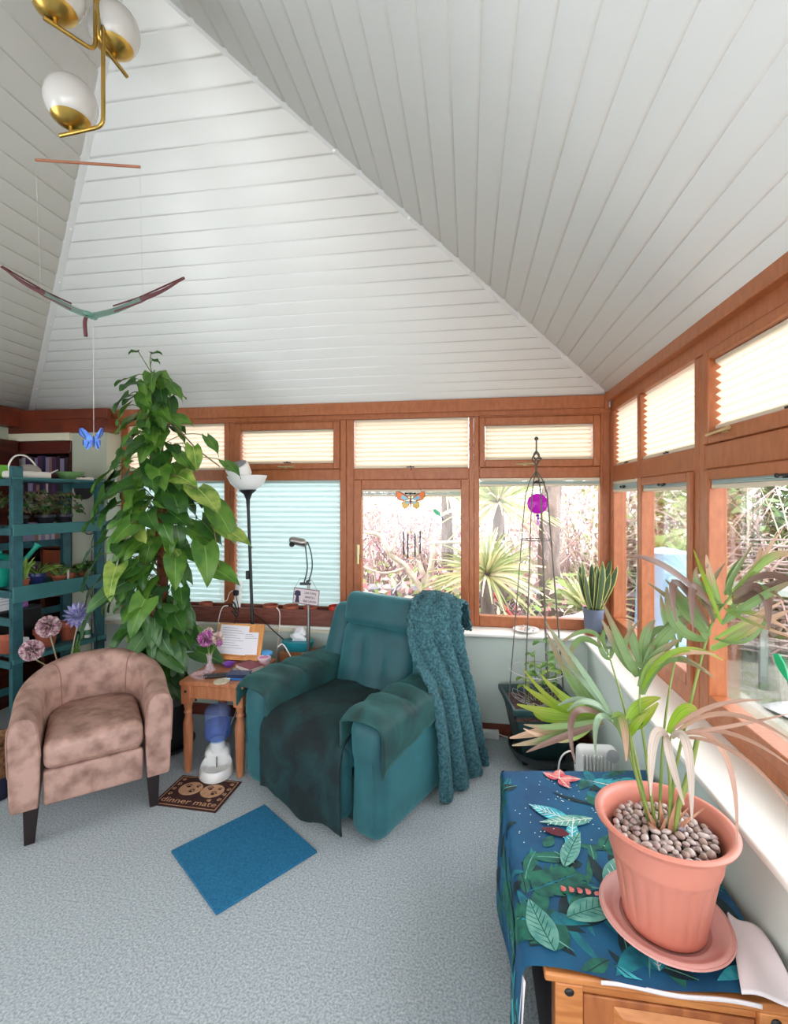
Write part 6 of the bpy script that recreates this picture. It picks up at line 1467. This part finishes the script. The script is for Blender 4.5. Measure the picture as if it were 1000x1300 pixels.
def bush(name, label, c, r, n, m, seed, trunk=True):
    t = thing(name, label, 'tree', (c[0], c[1], -.15)); rnd = random.Random(seed); g = G()
    for k in range(n):
        d = Vector((rnd.gauss(0, 1), rnd.gauss(0, 1), rnd.gauss(0, 1))).normalized() * (rnd.random() ** .35); p = Vector((d.x * r[0], d.y * r[1], c[2] + d.z * r[2]))
        lump = 1 + .18 * math.sin(p.x * 4 + seed) * math.cos(p.z * 3.5); p = Vector((p.x * lump, p.y * lump, p.z))
        a = Vector((rnd.uniform(-1, 1), rnd.uniform(-1, 1), rnd.uniform(-1, .5))).normalized(); b = a.orthogonal().normalized(); s = rnd.uniform(.05, .11)
        g.cur = rnd.randrange(len(m)); g.add([p - a * s, p + b * s * .5, p + a * s, p - b * s * .5], [(0, 1, 2, 3)])
    g.build('crown', m, t, smooth=False)
    if trunk: g = G(); g.tube([(0, 0, 0), (.05, 0, c[2] * .5), (0, 0, c[2] + r[2] * .5)], [.09, .07, .03], 8); g.build('trunk', STONE, t)
EV = [sheer('evergreen_a', (92, 128, 84), .25), sheer('evergreen_b', (130, 162, 112), .25), sheer('evergreen_c', (70, 100, 72), .2)]
bush('evergreen_tree', 'dense green evergreen tree beyond the woven fence, rightmost in the garden', (4.3, 6.6, 1.5), (1.5, 1.0, 1.45), 5200, EV, 51)
bush('evergreen_tree', 'pale green bushy tree left of the dense evergreen, beyond the fence', (3.0, 6.9, 1.3), (.9, .8, 1.2), 2600, [EV[1], TH[4], TH[2]], 52)
bush('flowering_shrub', 'yellow green rounded shrub seen past the corner of the room', (2.1, 5.2, .95), (.4, .4, .55), 900, [TH[4], TH[3]], 53)
WF = mat('weathered_wattle', (168, 152, 146), .85, c2=(128, 112, 110), scale=7, stretch=(1, 1, 6))
wf = thing('woven_fence', 'low woven stick fence across the right side of the garden', 'fence', (3.6, 5.6, -.15), math.radians(-22))
g = G(); rnd = random.Random(61)
for k in range(30):
    z = .14 + k * .042; g.tube([(x, .035 * math.sin(x * 5 + k * math.pi), z + rnd.uniform(-.02, .02)) for x in [-2.1 + .3 * i for i in range(15)]], rnd.uniform(.010, .018), 5)
g.build('woven_sticks', WF, wf)
for x in (-2.05, -1.4, -.75, -.1, .55, 1.2, 1.85): g = G(); g.tube([(x, 0, 0), (x, 0, 1.5)], .028, 7); g.build('stake', WF, wf)
# cordylines
COR = [sheer('cordyline_buff', (206, 200, 150), .25), sheer('cordyline_green', (150, 160, 106), .25), sheer('cordyline_straw', (228, 218, 186), .25)]
BARK = mat('grey_brown_bark', (134, 118, 108), .9, c2=(98, 84, 80), scale=14, stretch=(1, 1, .3), bump=.02, bscale=20)
def cordyline(x, y, z, n, L, label, seed):
    t = thing('cordyline_tree', label, 'tree', (x, y, -.15)); rnd = random.Random(seed); g = G(); c = Vector((0, 0, z + .15))
    for k in range(n):
        a = rnd.uniform(0, 6.283); el = rnd.uniform(-.5, 1.35); d = Vector((math.cos(a) * math.cos(el), math.sin(a) * math.cos(el), math.sin(el))); l = L * rnd.uniform(.75, 1.1)
        g.cur = rnd.choice([0, 0, 1, 2, 2] if el < .4 else [0, 1, 1, 2]); ribbon(g, bez(c, c + d * l * .6, c + d * l + Vector((0, 0, -.22 * l)), 6), .016, (rnd.uniform(-.3, .3), -1, .3), .3, wfn=lambda q: 1 - .8 * q)
    g.build('leaves', COR, t); g = G(); g.tube([(0, 0, 0), (.02, 0, (z + .15) * .5), (0, 0, z + .17)], [.085, .07, .055], 10); g.build('trunk', BARK, t)
cordyline(.30, 5.1, 1.62, 190, .62, 'spiky buff cordyline, taller one left of the obelisk top', 71)
cordyline(.16, 4.55, .95, 170, .55, 'spiky straw coloured cordyline low at left of the corner window', 72)
cordyline(-.25, 5.4, 1.78, 120, .50, 'spiky cordyline partly behind the right bar of the wind chime window', 73)
cordyline(1.15, 5.0, .55, 120, .55, 'low spiky cordyline behind the snake plant', 74)
tr_ = thing('old_tree_trunk', 'rough grey brown tree trunk behind the metal obelisk', 'tree', (.84, 5.2, -.15))
g = G(); g.tube(smoothpath([(0, 0, 0), (.03, 0, .6), (-.02, 0, 1.2), (.05, .1, 2.2)], 5), [.14 - .003 * i for i in range(16)], 12); g.build('trunk', BARK, tr_)
PB = mat('pale_lichen_bark', (206, 196, 178), .85, c2=(172, 158, 142), scale=12, bump=.01, bscale=30)
ct = thing('contorted_tree', 'pale twisted bare tree outside the wind chime window', 'tree', (-.50, 5.0, -.15))
g = G()
for pts, r in (((( .02, 0, 0), (.0, 0, .45), (.06, 0, .85), (-.02, 0, 1.15)), .05), (((.05, 0, .8), (-.15, .05, 1.08), (-.32, .0, 1.22), (-.42, -.05, 1.42), (-.62, 0, 1.45)), .034), (((.06, 0, .85), (.12, 0, 1.15), (.14, 0, 1.38)), .04), (((.1, 0, 1.34), (.35, 0, 1.36), (.62, .05, 1.34), (.9, 0, 1.38)), .02), (((-.32, 0, 1.22), (-.22, -.1, 1.5), (-.36, -.1, 1.66), (-.2, -.1, 1.8), (-.34, 0, 1.9)), .016), (((-.6, 0, 1.44), (-.75, 0, 1.60), (-.62, 0, 1.74), (-.80, 0, 1.82)), .014), (((.4, 0, 1.36), (.5, 0, 1.55), (.38, 0, 1.65), (.55, 0, 1.78)), .012), (((-.15, .05, 1.08), (-.4, 0, 1.02), (-.7, 0, 1.12)), .016), (((.65, .05, 1.34), (.72, 0, 1.56), (.6, 0, 1.66)), .010)):
    sp = smoothpath(pts, 6); n = len(sp); g.tube(sp, [r * (1 - .55 * i / n) for i in range(n)], 8)
g.build('branches', PB, ct)
bn = thing('wooden_pole', 'pale wooden pole lying across below the twisted tree', 'pole', (-.4, 4.75, .62)); g = G(); g.tube([(-1.1, 0, .16), (.5, .1, -.12)], .018, 8); g.build('shaft', PB, bn)
rp = thing('red_cane', 'red painted cane leaning in the garden at left of the obelisk', 'cane', (.28, 4.6, 0)); g = G(); g.tube([(-.10, 0, .82), (.18, .05, .48)], .016, 8); g.build('shaft', mat('faded_red_paint', (206, 84, 84), .6), rp)
cl = thing('garden_cloche', 'white domed garden cloche outside behind the snake plant', 'cloche', (1.0, 4.35, -.15))
g = G(); g.grid(lambda u, v: Vector(((v - .5) * .8, .38 * math.cos(math.pi * u), .82 * math.sin(math.pi * u) * (1 - .25 * abs(v - .5)) )), 20, 6); g.build('cover', mat('white_fleece', (240, 240, 240), .8), cl, solid=.01)
bp_ = thing('water_butt', 'pale blue water butt outside the second right window', 'water butt', (1.62, 4.35, -.15)); g = G(); g.lathe([(0, 0), (.20, 0), (.22, .1), (.22, .75), (.21, 1.0), (.20, 1.32), (.205, 1.36), (0, 1.40)], 28); g.build('barrel', mat('pale_blue_plastic', (150, 190, 220), .5), bp_)
sl_ = thing('timber_sleeper', 'weathered timber sleeper edging the white gravel by the right window', 'sleeper', (2.6, 3.9, -.15), math.radians(64)); g = G(); g.box(-1.2, 1.2, -.1, .1, 0, .24); g.build('beam', mat('sleeper_wood', (178, 156, 124), .85, c2=(146, 122, 96), scale=4, stretch=(1, 6, 6)), sl_, bevel=.01)
wg = thing('white_ground_sheet', 'white ground sheet lying in the garden beyond the timber sleeper', 'sheet', (3.3, 3.9, -.148), math.radians(20)); g = G(); g.grid(lambda u, v: Vector(((u - .5) * 1.1, (v - .5) * 1.8, .03 + .02 * math.sin(9 * u) * math.cos(7 * v))), 14, 14); g.build('sheet', mat('white_fleece', (240, 240, 240), .8), wg, solid=.008)
gp = thing('greenhouse_bench', 'dark slatted greenhouse bench with uprights outside the right window', 'bench', (2.9, 5.0, -.15), math.radians(-15))
for x in (-.5, -.15, .2, .55): g = G(); g.box(x - .03, x + .03, -.03, .03, 0, .95); g.build('upright', mat('grey_green_timber', (128, 138, 130), .8), gp)
g = G(); g.box(-.65, .7, -.2, .2, .92, .98); g.build('top', MATS['grey_green_timber'], gp, bevel=.005)
